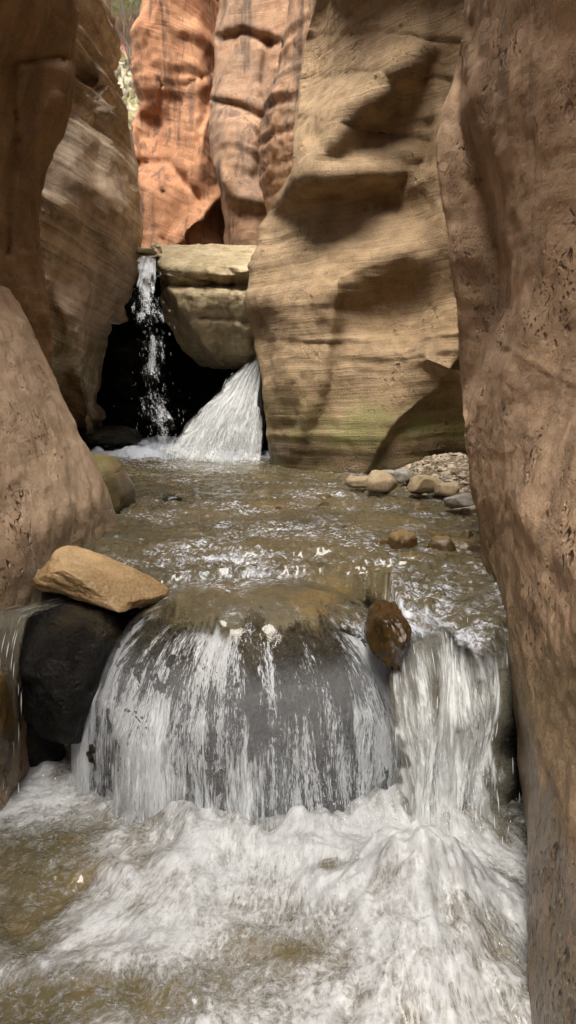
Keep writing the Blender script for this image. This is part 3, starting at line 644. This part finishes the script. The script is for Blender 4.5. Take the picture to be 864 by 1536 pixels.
# swell over submerged stones
Zw += .035*blob(X, Y, .0, 3.18, .38, .14) + .02*blob(X, Y, -.15, 2.85, .5, .2)
fo = .04 + .95*far_foam
streak = ridged(wq*np.array([3.2, 6, 1])+7, 4)
fo += .10*ss(streak, .35, 1.3)*chop + .10*ss(fbm(q*2+3, 3), 0, .5)
for (u, v, rx, ry, k) in ((365, 768, .22, .10, .3), (345, 852, .14, .12, .4), (470, 862, .4, .05, .15), (640, 940, .14, .25, .35), (560, 930, .12, .3, .35), (500, 800, .5, .15, .12), (700, 960, .2, .2, .25), (270, 850, .2, .3, .15), (735, 850, .12, .07, .4)):
    c = W(u, v, .7); fo += k*blob(X, Y, c[0], c[1], rx, ry)
rb = np.clip(np.abs((X-BC[0])/BR[0])**2.5 + np.abs((Y-BC[1])/BR[1])**2.5, 0, 1)
hb = np.where((Y < BC[1]) | (rb < .6), BC[2] + BR[2]*(1-rb)**.4 + .014 + .006*fbm(q*12, 3), 9)
hb = np.where((Y >= BC[1]) | (rb >= .9) | (X > .38), 9, hb)
mixb = np.where(Y < BC[1], np.minimum(Zw, hb), Zw); Zw = np.where(Y < BC[1]+.05, np.minimum(Zw + .02, mixb + .02), Zw)
hole = (X < -.9) & (Y < 2.6)
flow = np.stack([wq[..., 0], wq[..., 1], X*0], -1)
# the sheet ends at the lip; in front of it only the falls
keepv = (Y > np.where(X > .32, 2.16, np.where(X > -.80, BC[1], 2.55))) | ((rb < .88) & (Y > 2.2) & (X < .4))
thin = np.where((Y < BC[1]) & (X < .36), ss(rb + .22*fbm(q*np.array([8, 3, 1]), 3), .06, .62), 0)
thin = np.maximum(thin, ss(Y + .10*fbm(q*np.array([9, 2, 1])+5, 3), 2.42, 2.2)*(X > .3))
fc = gridfaces(*X.shape); kv = keepv.ravel(); fc = fc[kv[fc].all(1)]
used_, inv = np.unique(fc, return_inverse=True)
pv = np.stack([X, Y, Zw], -1).reshape(-1, 3)
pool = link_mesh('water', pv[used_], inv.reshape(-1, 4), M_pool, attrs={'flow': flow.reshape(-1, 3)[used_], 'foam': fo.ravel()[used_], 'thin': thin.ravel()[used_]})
tag(pool, kind='structure')
# trickle of stream above the wedged boulder
G = pix_grid([[(196, 379, 10), (222, 379, 10), (236, 379, 10)], [(204, 382, 7.8), (222, 382, 7.8), (236, 382, 7.8)], [(206, 386, 7.2), (220, 386, 7.2), (234, 386, 7.2)]])
V = spline_axis(spline_axis(G, 0, .004, 30), 1, .004, 30)
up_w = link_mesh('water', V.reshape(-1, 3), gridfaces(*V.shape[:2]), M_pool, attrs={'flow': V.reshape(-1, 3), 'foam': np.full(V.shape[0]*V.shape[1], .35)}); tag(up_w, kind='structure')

# ------------------------------------------------------------------ WATER: lower churning pool
xs = np.arange(-1.7, 1.15, .0065); ys = np.arange(.5, 2.95, .0065)
X, Y = np.meshgrid(xs, ys); q = np.stack([X, Y, X*0], -1)
imp = W(640, 1235, .02)         # where the right-hand chute lands
src = np.array([.12, 2.75])
ang = np.arctan2(X-src[0], src[1]-Y); rad = np.hypot(X-src[0], Y-src[1])
flow = np.stack([ang*1.1 + .07*fbm(q*2.2, 2), rad + .10*fbm(q*2.0+4, 2), X*0], -1)
wq = q + .09*np.stack([fbm(q*3.1, 2), fbm(q*3.1+9, 2), X*0], -1)
turb = fbm(wq*2.6+1, 4, .55); lump = ridged(wq*2.1+5, 3)
fib = fbm(np.stack([flow[..., 0]*16, flow[..., 1]*4, X*0], -1), 4, .6)
Zl = .036*turb + .018*lump + .004*fib + .006*fbm(q*14, 4, .6)
mc = W(640, 1345, .10)
dome = blob(X, Y, mc[0], mc[1], .235, .20); dome2 = blob(X, Y, mc[0]-.02, mc[1]+.13, .15, .12)
Zl += .25*dome*(1+.25*fbm(q*6, 3)) + .05*dome2 + .02*dome*fbm(q*14, 3)
rb_ = np.hypot((X-BC[0])/1.0, (Y-BC[1])/.85)
Zl += .05*np.exp(-((rb_-.66-.05*fbm(q*5, 2))/.08)**2)*(.8+.9*fbm(q*8, 3))
for (u, v, rx, ry, h) in ((670, 1235, .16, .09, .13), (600, 1230, .10, .08, .07), (250, 1300, .16, .12, .07), (230, 1255, .2, .08, .05), (470, 1280, .14, .1, .05), (60, 1140, .22, .12, .07), (350, 1270, .1, .08, .05), (290, 1340, .09, .1, .04), (380, 1400, .09, .05, .03), (700, 1480, .2, .15, .04), (560, 1500, .25, .1, .03)):
    c = W(u, v, .03); Zl += h*blob(X, Y, c[0], c[1], rx, ry)*(1+.3*fbm(q*8, 2))
fo = .70 + .20*turb + .05*lump + .10*fib
for (u, v, rx, ry, k) in ((30, 1290, .22, .15, -.5), (10, 1380, .15, .15, -.45), (120, 1250, .12, .06, -.22), (20, 1500, .16, .08, -.38), (200, 1490, .22, .08, -.28), (110, 1320, .14, .08, -.14), (440, 1430, .07, .04, -.36), (492, 1322, .035, .03, -.5), (570, 1405, .05, .03, -.1), (700, 1380, .15, .2, .12),
                         (250, 1300, .25, .2, .12), (620, 1330, .28, .25, .25), (470, 1270, .25, .14, .15), (100, 1180, .35, .1, .15), (350, 1360, .2, .1, .05), (200, 1400, .2, .06, .08)):
    c = W(u, v, .03); fo += k*blob(X, Y, c[0], c[1], rx, ry)
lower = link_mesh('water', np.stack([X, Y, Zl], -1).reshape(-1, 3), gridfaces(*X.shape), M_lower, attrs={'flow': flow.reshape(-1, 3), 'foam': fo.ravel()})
tag(lower, kind='structure')

# ------------------------------------------------------------------ FOREGROUND ROCKS
def boulder_pt(th, ph, k=1.0):
    """point on the big boulder: th azimuth (0 = towards the camera, + to the right), ph from the top"""
    x = np.sin(th)*np.sin(ph); y = -np.cos(th)*np.sin(ph); z = np.cos(ph)
    f = 1/(np.abs(x)**2.5 + np.abs(y)**2.5 + np.abs(z)**2.5)**(1/2.5)
    p = np.stack([x*f*BR[0], y*f*BR[1], z*f*BR[2]], -1)*k
    p = p*(1 + .05*fbm(p*2.2+3, 3)*(1-np.clip(p[..., 2]/BR[2], 0, 1)**2))[..., None]
    return p + BC
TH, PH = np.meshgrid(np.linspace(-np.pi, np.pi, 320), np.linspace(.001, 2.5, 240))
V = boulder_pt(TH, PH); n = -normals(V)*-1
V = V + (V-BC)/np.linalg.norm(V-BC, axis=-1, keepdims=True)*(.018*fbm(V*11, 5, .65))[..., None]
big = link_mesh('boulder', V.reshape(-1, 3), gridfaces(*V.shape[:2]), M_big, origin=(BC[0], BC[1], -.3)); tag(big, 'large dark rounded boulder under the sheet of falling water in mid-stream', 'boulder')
r_ = rock('boulder', P(92, 1022, 2.42) + np.array([0, .14, -.02]), (.20, .22, .25), M_basalt, 41, rot=(.1, .1, .3), sub=6, power=.8, bump_=.1, fine=.03); tag(r_, 'glossy black wet boulder under the tan slab on the left', 'boulder')
# tan slab resting across
c0 = P(140, 868, 2.62)
r_ = rock('slab', c0, (.265, .16, .075), M_slab, 52, rot=(.1, .3, .05), sub=6, power=.7, bump_=.1, cuts=9, fine=.015); tag(r_, 'tan ochre slab lying tilted on the black boulder at the stream edge', 'rock')
r_ = rock('rock', P(0, 1075, 2.35), (.05, .12, .16), M_stone_brown, 43, sub=5); tag(r_, 'reddish brown wet rock at the left edge below the trickle', 'rock')
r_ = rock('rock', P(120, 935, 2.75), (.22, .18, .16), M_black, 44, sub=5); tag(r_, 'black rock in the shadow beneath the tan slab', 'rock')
r_ = rock('rock', P(576, 950, 2.36), (.058, .13, .10), M_lip, 45, rot=(.35, .25, .2), sub=6, power=.65, bump_=.16, cuts=8); tag(r_, 'golden brown angular rock on the lip between the boulder and the right-hand chute', 'rock')
r_ = rock('ledge', P(700, 1120, 2.62), (.40, .28, .42), M_basalt2, 47, sub=6, power=.55, bump_=.08); tag(r_, 'dark ledge hidden behind the right-hand chute', 'rock')
r_ = rock('ledge', P(20, 1060, 2.8), (.3, .25, .40), M_basalt, 48, sub=5, power=.6); tag(r_, 'black ledge behind the trickle at the left edge', 'rock')

# stones in the stream: (u, v, width px, height px, material, label)
stones = [(258, 753, 36, 16, M_stone_dark, 'small dark mossy stone standing in the stream near the left flank', 'dark'),
          (322, 713, 14, 7, M_stone_dark, 'tiny dark stone in calm water below the foam', 'dark'),
          (430, 765, 50, 10, M_stone_brown, 'low brown stone barely awash left of the paired stones', 'tan'),
          (486, 749, 38, 9, M_stone_tan, 'flat mossy stone furthest up midstream below the buttress', 'tan'),
          (484, 763, 26, 12, M_stone_brown, 'small brown stone just below the flat mossy one', 'tan'),
          (505, 797, 46, 10, M_stone_grey, 'flat grey stone with white ripples in midstream', 'grey'),
          (606, 818, 48, 28, M_stone_brown, 'rounded wet brown stone with a white riffle on its right', 'brown'),
          (575, 822, 30, 14, M_stone_brown, 'low wet stone touching the left of the rounded brown stone', 'brown'),
          (665, 824, 48, 24, M_stone_brown, 'broad wet stone left of the pair against the right wall', 'brown'),
          (704, 823, 34, 14, M_stone_tan, 'small pale-topped stone against the foot of the right wall', 'tan'),
          (702, 806, 22, 14, M_stone_tan, 'small tan stone perched at the corner of the right wall', 'tan'),
          (628, 766, 46, 9, M_stone_tan, 'low flat stone awash below the gravel bank', 'tan'),
          (700, 782, 26, 10, M_stone_brown, 'little brown stone at the bank edge by the right wall', 'tan')]
for i, (u, v, w_, h_, m, lab, _) in enumerate(stones):
    c = W(u, v+h_*.35, .69); d = np.linalg.norm(c - np.array([0, 0, CZ])); rx = w_/2/F*d; rz = h_/F*d*1.05
    r_ = rock('stone', c + np.array([0, rx*.5, 0]), (rx, rx*.8, rz), m, 60+i, rot=(random.uniform(-.15, .15), random.uniform(-.15, .15), random.uniform(-.5, .5)), sub=4, bump_=.14, cuts=7)
    tag(r_, lab, 'stone', 'stones standing in the stream')
c = W(432, 858, .66); r_ = rock('stone', c + np.array([0, .1, .03]), (.24, .15, .05), M_stone_brown, 80, sub=5, bump_=.1); tag(r_, 'broad flat ochre stone awash just above the big boulder', 'stone')
# bank rocks
bank = [(543, 722, 48, 16, M_stone_tan, 'long low tan rock at the left tip of the gravel bank'),
        (575, 722, 46, 30, M_stone_tan, 'rounded tan rock second from the left tip of the gravel bank'),
        (583, 711, 30, 10, M_stone_grey, 'pale slab resting behind the rounded tan rock'),
        (608, 713, 32, 20, M_stone_grey, 'angular rock leaning behind the rounded tan rock on the bank'),
        (640, 727, 52, 28, M_stone_tan, 'largest fractured tan block in the middle of the gravel bank'),
        (670, 734, 36, 20, M_stone_tan, 'pale rock right of the largest fractured block'),
        (688, 710, 20, 18, M_stone_dark, 'round dark brown cobble high on the bank by the right wall'),
        (690, 752, 44, 20, M_stone_grey, 'flat light grey slab slanting into the water beside the right wall')]
for i, (u, v, w_, h_, m, lab) in enumerate(bank):
    c = W(u, v+h_*.45, .76); d = np.linalg.norm(c - np.array([0, 0, CZ])); rx = w_/2/F*d; rz = h_/2/F*d
    r_ = rock('rock', c + np.array([0, rx*.4, rz*.75]), (rx, rx*.8, rz*1.1), m, 90+i, rot=(random.uniform(-.2, .2), random.uniform(-.15, .15), random.uniform(-.4, .4)), sub=4, power=.62, bump_=.1, cuts=9)
    tag(r_, lab, 'rock', 'rocks on the gravel bank')
# gravel on the bank
Vs, Fs, off = [], [], 0; V0, F0 = _ico[1]
for _ in range(5200):
    x = random.uniform(.5, 2.1); y = random.uniform(3.9, 6.6); h = .53 + bank_h(np.array(x), np.array(y))
    if h < .685 - random.random()*.02: continue
    r0 = .008 + .022*random.random()**3
    v = V0*np.array([r0*random.uniform(.8, 1.5), r0*random.uniform(.8, 1.4), r0*random.uniform(.5, .9)])*(1+.2*rng.normal(size=(len(V0), 1)))
    a_ = random.random()*6.28; c_, s__ = math.cos(a_), math.sin(a_); v = v@np.array([[c_, -s__, 0], [s__, c_, 0], [0, 0, 1]])
    Vs.append(v + np.array([x, y, h+r0*.3])); Fs.append(F0+off); off += len(V0)
s = NT('gravel'); rnd = s.geo.outputs['Random Per Island']; 
s.set('Base Color', s.mix(rnd, (.15, .115, .075), (.42, .35, .26))); s.set('Roughness', .8); M_gravel = s.m
gr = link_mesh('gravel', np.concatenate(Vs), np.concatenate(Fs), M_gravel, smooth=False); tag(gr, 'loose tan gravel of the bank between its rocks', 'gravel', kind='stuff')

# ------------------------------------------------------------------ WATERFALLS
def strands(path, n, seed, wid=(.0012, .0035), ln=(.02, .10), jitter=.01):
    """short bright threads and beads of water travelling along path(a, t) -> points; a across 0..1, t along 0..1"""
    rg = np.random.default_rng(seed); a_ = rg.random(n); t0 = rg.random(n); L = rg.uniform(*ln, n); Wd = rg.uniform(*wid, n)
    K = 5; segs = []
    for k in range(K): segs.append(path(a_, np.clip(t0 + L*k/(K-1), 0, 1)))
    S = np.stack(segs, 1) + rg.normal(size=(n, 1, 3))*jitter
    prof = np.array([.15, .8, 1, .7, .1])
    ax = np.array([1, 0, 0.]); ay = np.array([0, 1, 0.])
    ring = []
    for kk in range(4):
        c_, s__ = math.cos(kk*math.pi/2), math.sin(kk*math.pi/2)
        ring.append(S + (Wd[:, None]*prof)[..., None]*(c_*ax + s__*ay))
    V = np.stack(ring, 2)       # n, K, 4, 3
    idx = np.arange(n*K*4).reshape(n, K, 4); idx = np.concatenate([idx, idx[:, :, :1]], 2)
    q_ = np.stack([idx[:, :-1, :-1], idx[:, :-1, 1:], idx[:, 1:, 1:], idx[:, 1:, :-1]], -1).reshape(-1, 4)
    return V.reshape(-1, 3), q_
def waterfall(name, layers, strand_sets, label, mats):
    """layers: (V grid, flow grid, mat index); everything that falls together is one mesh"""
    Vs, Fs, Fl, Mi, off = [], [], [], [], 0
    for V, fl, mi in layers:
        Vs.append(V.reshape(-1, 3)); f = gridfaces(*V.shape[:2])+off; Fs.append(f); Fl.append(fl.reshape(-1, 3)); Mi.append(np.full(len(f), mi)); off += V.shape[0]*V.shape[1]
    for V, f in strand_sets:
        Vs.append(V); Fs.append(f+off); Fl.append(np.zeros_like(V)); Mi.append(np.full(len(f), len(mats)-1)); off += len(V)
    o = link_mesh(name, np.concatenate(Vs), np.concatenate(Fs), mats, attrs={'flow': np.concatenate(Fl)}, matidx=np.concatenate(Mi))
    return tag(o, label, 'waterfall')
# (1) sheet over the big boulder: hugs the top, then drops clear of the face
def sheet(a_, t, off=.012, th0=-1.75, th1=1.55):
    th = th0 + (th1-th0)*a_; ph = .12 + t*2.23
    phc = np.minimum(ph, 1.20 + .08*np.sin(th*9))
    p = boulder_pt(th, phc); r0 = p - BC; r0 = r0/np.linalg.norm(r0, axis=-1, keepdims=True)
    p = p + r0*off
    ex = np.clip(ph - phc, 0, None)
    p = p.copy(); out = .10*ex**.5*.5
    p[..., 0] += np.sin(th)*(out); p[..., 1] -= np.cos(th)*(out + off); p[..., 2] -= ex*.75
    return p
layers = []
for k, off in enumerate((.006, .03)):
    A, T = np.meshgrid(np.linspace(0, 1, 300), np.linspace(0, 1, 220)); V = sheet(A, T, off)
    V = V + (.010*fbm(np.stack([A*40, T*4, A*0+k], -1), 3))[..., None]*np.array([.4, -1, .2])
    th = -1.75 + 3.3*A
    dens = .438 + .06*ss(T, .10, .25) + .075*ss(T, .36, .60) - .04*ss(T, .62, .8)
    dens += .20*blob(A, T, .44, .12, .11, .16) + .08*blob(A, T, .30, .5, .16, .22) + .16*blob(A, T, .80, .35, .07, .4) + .14*blob(A, T, .16, .5, .07, .4) - .04*blob(A, T, .62, .42, .14, .16) - .12*blob(A, T, .66, .72, .12, .12) + .05*blob(A, T, .40, .7, .15, .2)
    dens += .10*fbm(np.stack([A*11, T*2.2, A*0+k], -1), 4) + .05*fbm(np.stack([A*30, T*7, A*0+k], -1), 3)
    dens -= .10*blob(A, T, .24, .2, .08, .14) + .10*blob(A, T, .66, .18, .14, .10) + .10*blob(A, T, .9, .75, .06, .2) + .11*blob(A, T, .74, .80, .10, .13) + .07*blob(A, T, .52, .85, .06, .08) - .045*blob(A, T, .58, .36, .2, .14)
    dens *= ss(A, 0, .04)*ss(A, 1, .96)*ss(T, 0, .10)
    if k == 1: dens *= ss(T, .25, .45)
    dens -= .05*k
    layers.append((V, np.stack([A*1.9 + k*3.3, T*1.15, dens], -1), 0 if k == 0 else 1))
st2 = strands(lambda a_, t: sheet(.03+.94*a_, .5+.5*t, .035), 500, 2, (.0005, .0012), (.01, .06), .014)
waterfall('waterfall', layers, [st2], 'fan of water pouring over the large rounded boulder in mid-stream', [M_film, M_fall, M_bead])
# (2) right-hand chute
def chute_r(a_, t, k=0.):
    x = .30 + .46*a_ + .12*t*(.5-a_) + .012*np.sin(t*9 + a_*14)
    y = 2.44 - .22*ss(t, 0, .5) - .03*np.sin(a_*7) - .05*t**2 - k
    z = .70 - .13*(np.clip(2.62-y, 0, 1)/.42)**2 - .74*np.clip(t-.16, 0, 1)**1.2 + .004
    return np.stack([x, y, z], -1)
layers = []
for k in range(2):
    A, T = np.meshgrid(np.linspace(0, 1, 160), np.linspace(0, 1, 160)); V = chute_r(A, T, .018*k)
    V = V + (.018*fbm(np.stack([A*14, T*3, A*0+k], -1), 4))[..., None]*np.array([.3, -1, .3])
    dens = (.36 + .22*ss(T, .08, .3) + .08*ss(T, .4, .9)) + .10*blob(A, T, .3, .6, .2, .4) - .2*blob(A, T, .36, .28, .05, .16) + .06*ss(T, .5, 1) - .14*blob(A, T, .12, .4, .05, .3) - .10*blob(A, T, .62, .9, .2, .3)*0 - .25*ss(A, .85, 1)
    dens += .16*fbm(np.stack([A*5, T*1.6, A*0+k], -1), 4); dens += .07*fbm(np.stack([A*16, T*4, A*0+k], -1), 3); ee = .12*fbm(np.stack([A*0+k, T*5, A*2], -1), 3); dens *= ss(A+ee, 0, .12)*ss(A+ee, 1.02, .84); dens -= .04*k
    layers.append((V, np.stack([A*.6 + k*2.1, T*.7, dens], -1), 0))
waterfall('waterfall', layers, [strands(lambda a_, t: chute_r(a_, t, .05), 150, 3, (.0006, .0016), (.02, .08), .012)], 'white chute of water between the big boulder and the right wall', [M_fall_murky, M_bead])
# (3) far narrow fall
def fall1(a_, t, k=0.):
    cu = 222 + 8*t**.6*2; cx = P(222, 400, 7.2)[0]; 
    w_ = .16 + .22*t**.7 - .1*t**3
    x = cx + .20*t**1.2*.8 + (a_-.5)*w_*1.2 + .02*np.sin(t*14+a_*3)
    y = 7.12 - .32*ss(t, 0, .5) - k + .0*a_
    z = 2.52 - 1.83*np.clip(t, 0, 1)**1.12 + .03*np.sin(a_*3.1)
    return np.stack([x, y, z], -1)
layers = []
for k in range(3):
    A, T = np.meshgrid(np.linspace(0, 1, 60), np.linspace(0, 1, 260)); V = fall1(A, T, .04*k)
    V = V + (.03*fbm(np.stack([A*4, T*9, A*0+k*5], -1), 3))[..., None]*np.array([.5, -1, 0])
    dens = .56 - .14*ss(T, .06, .2) + .12*fbm(np.stack([A*2.5, T*8, A*0+k], -1), 3) + .1*blob(A, T, .5, .1, .4, .12) + .10*(1-np.abs(A-.5)*2) - .03*k
    layers.append((V, np.stack([A*.3 + k, T*2.2, dens*ss(A, 0, .15)*ss(A, 1, .85)], -1), 0))
M_fall1 = fall_mat('narrow_falling_water', sx=30, sy=6, lo=.54, hi=.66, film=.0, fine=.3)
waterfall('waterfall', layers, [strands(lambda a_, t: fall1(a_*1.3-.15, t, .05), 90, 4, (.0008, .0022), (.006, .02), .02)], 'narrow ragged waterfall dropping left of the pale wedged boulder', [M_fall1, M_bead])
# (4) sloping fan fall
def fall2(a_, t, k=0.):
    L0 = [P(388, 537, 7.25), P(345, 572, 7.2), P(295, 622, 7.1), P(255, 668, 7.0), P(245, 690, 6.95)]
    R0 = [P(393, 545, 7.1), P(394, 585, 6.98), P(394, 630, 6.88), P(392, 675, 6.8), P(390, 697, 6.75)]
    T5 = np.linspace(0, 1, 5)
    l = np.stack([np.interp(t, T5, [p[i] for p in L0]) for i in range(3)], -1); r0 = np.stack([np.interp(t, T5, [p[i] for p in R0]) for i in range(3)], -1)
    aa = a_[..., None]; p = l*(1-aa) + r0*aa; bul = .12*np.sin(np.pi*np.clip(a_, 0, 1))*t
    rag = (1-np.clip(a_, 0, 1))**3*(.06*fbm(np.stack([t*4, a_*2, t*0+k*9], -1), 4) + .02); p[..., 0] -= rag; p[..., 2] += rag*.6; p[..., 1] -= bul + k; p[..., 2] += .05*np.sin(np.pi*np.clip(a_, 0, 1))*(1-t) ; return p
layers = []
for k in range(3):
    A, T = np.meshgrid(np.linspace(0, 1, 110), np.linspace(0, 1, 140)); V = fall2(A, T, .03*k)
    V = V + (.025*fbm(np.stack([A*9, T*4, A*0+k], -1), 4))[..., None]*np.array([.3, -1, .3])
    dens = .60 - .12*ss(T, .3, .9)*blob(A, T, .6, .7, .35, .4) + .06*ss(A, .4, 0) - .02*k
    layers.append((V, np.stack([A*.9 + k, T*1.1, dens*ss(A + .12*fbm(np.stack([A*3, T*9, A*0+k], -1), 3), -.02, .16)], -1), 0))
waterfall('waterfall', layers, [strands(lambda a_, t: fall2(a_, t, .06), 200, 5, (.001, .003), (.01, .05), .02)], 'white sloping fan of water beside the fluted buttress', [M_fall_dense, M_bead])
# (5) trickle at the left edge
def fall5(a_, t, k=0.):
    x = -1.0 + .13*a_ - .06*t; y = 2.62 - .26*ss(t, 0, .6) - k; z = .69 - .04*t - .62*np.clip(t-.35, 0, 1)**1.3*1.6
    x = x + .14*(1-ss(t, 0, .35)); return np.stack([x, y, z], -1)
layers = []
for k in range(2):
    A, T = np.meshgrid(np.linspace(0, 1, 60), np.linspace(0, 1, 120)); V = fall5(A, T, .02*k); V = V + (.015*fbm(np.stack([A*6, T*4, A*0+k], -1), 3))[..., None]*np.array([.3, -1, .3])
    layers.append((V, np.stack([A*.25 + k, T*.7, (.47-.05*k-.22*ss(T, .35, .7))*ss(A, 0, .1)*ss(A, 1, .9)], -1), 0))
waterfall('waterfall', layers, [strands(lambda a_, t: fall5(a_, t, .03), 60, 6, (.0008, .002), (.02, .1), .008)], 'thin trickle spilling down at the left edge beside the black boulder', [M_fall_murky, M_bead])

# spray drops thrown up where the falls land
V0, F0 = _ico[1]; Vs, Fs, off = [], [], 0
def drops(c, spread, n, r):
    global off
    for _ in range(n):
        p = np.array(c) + rng.normal(size=3)*np.array(spread); p[2] = abs(p[2]-c[2]) + c[2]
        k = r*random.uniform(.3, 1)**1.5; Vs.append(V0*k*np.array([1, 1, random.uniform(1, 2.2)]) + p); Fs.append(F0+off); off += len(V0)
drops(W(640, 1235, .10), (.15, .05, .06), 260, .0022); drops(W(330, 1235, .03), (.30, .05, .035), 320, .002); drops((mc[0], mc[1], .12), (.2, .15, .05), 260, .002)
drops((-.95, 6.95, .72), (.5, .1, .10), 200, .004); drops((-.8, 6.95, 1.0), (.35, .08, .16), 100, .003); drops(W(120, 1160, .02), (.15, .08, .03), 120, .003)
sprayo = link_mesh('spray', np.concatenate(Vs), np.concatenate(Fs), M_bead); tag(sprayo, 'fine water drops flung up at the feet of the falls', 'spray', kind='stuff')

# ------------------------------------------------------------------ PLANTS in the far gap
s = NT('spring_leaves'); s.set('Base Color', s.mix(s.geo.outputs['Random Per Island'], (.24, .38, .05), (.42, .52, .11))); s.set('Roughness', .6); s.set('Subsurface Weight', .0)
M_leaf = s.m
s = NT('grey_bark'); s.set('Base Color', (.30, .25, .2, 1)); s.set('Roughness', .9); M_bark = s.m
def branchy(base, h, seed, n_main=6, spread=.5):
    """bare stems as tapered tubes"""
    rg = random.Random(seed); Vs_, Fs_, o_ = [], [], 0; tips = []
    def tube(p0, p1, r0, r1):
        nonlocal o_
        d = (p1-p0); d = d/(np.linalg.norm(d)+1e-9); a1 = np.cross(d, [0, 1, .1]); a1 /= np.linalg.norm(a1)+1e-9; b1 = np.cross(d, a1)
        ring = lambda c, r: [c + r*(math.cos(t)*a1+math.sin(t)*b1) for t in (0, 1.57, 3.14, 4.71)]
        Vs_.extend(ring(p0, r0)+ring(p1, r1)); Fs_.extend([[o_+i, o_+(i+1) % 4, o_+4+(i+1) % 4, o_+4+i] for i in range(4)]); o_ += 8
    def grow(p, d, L, r, lev):
        q_ = p
        for k in range(3):
            d = d + np.array([rg.gauss(0, .16), rg.gauss(0, .16), rg.gauss(0.05, .1)]); d /= np.linalg.norm(d); nq = q_ + d*L/3; tube(q_, nq, r*(1-.2*k), r*(.8-.2*k)); q_ = nq
            if lev < 3:
                for _ in range(2 if lev else 1): grow(q_, d + np.array([rg.gauss(0, spread), rg.gauss(0, spread), rg.gauss(.1, .3)]), L*.55, r*.5, lev+1)
        tips.append(q_)
    for _ in range(n_main): grow(np.array(base, float), np.array([rg.gauss(0, .3), rg.gauss(0, .3), 1.]), h, h*.014, 0)
    return np.array(Vs_), np.array(Fs_), tips
for i, (u, v, Y_, h, lab) in enumerate(((172, 118, 20, 1.5, 'bare grey shrub nearest the banded wall in the far gap'), (196, 112, 21, 1.8, 'bare grey shrub against the red cliff edge in the far gap'))):
    Vb, Fb, tips = branchy(P(u, v, Y_)-np.array([0, 0, .3]), h, 5+i); b_ = P(u, v, Y_)-np.array([0, 0, .3])
    o = link_mesh('shrub', Vb, Fb, M_bark, origin=b_); tag(o, lab, 'shrub', 'bare shrubs in the far gap')
base = P(120, 70, 21); t = empty('tree', base); tag(t, 'bright green leafy tree glimpsed at the top of the far gap', 'tree')
Vb, Fb, tips = branchy((0, 0, 0), 1.7, 15, 5, .6); link_mesh('trunk', Vb, Fb, M_bark, parent=t)
c_ = P(178, -4, 21) - base; lv = []
for _ in range(2600):
    p = c_ + rng.normal(size=3)*np.array([.5, .4, .13]); a1 = rng.normal(size=3); a1 /= np.linalg.norm(a1); b1 = np.cross(a1, rng.normal(size=3)); b1 /= np.linalg.norm(b1); r0 = random.uniform(.03, .06)
    lv += [p, p+a1*r0+b1*r0*.5, p+a1*r0*2, p+a1*r0-b1*r0*.5]
lv = np.array(lv); link_mesh('crown', lv, np.arange(len(lv)).reshape(-1, 4), M_leaf, parent=t, smooth=False)
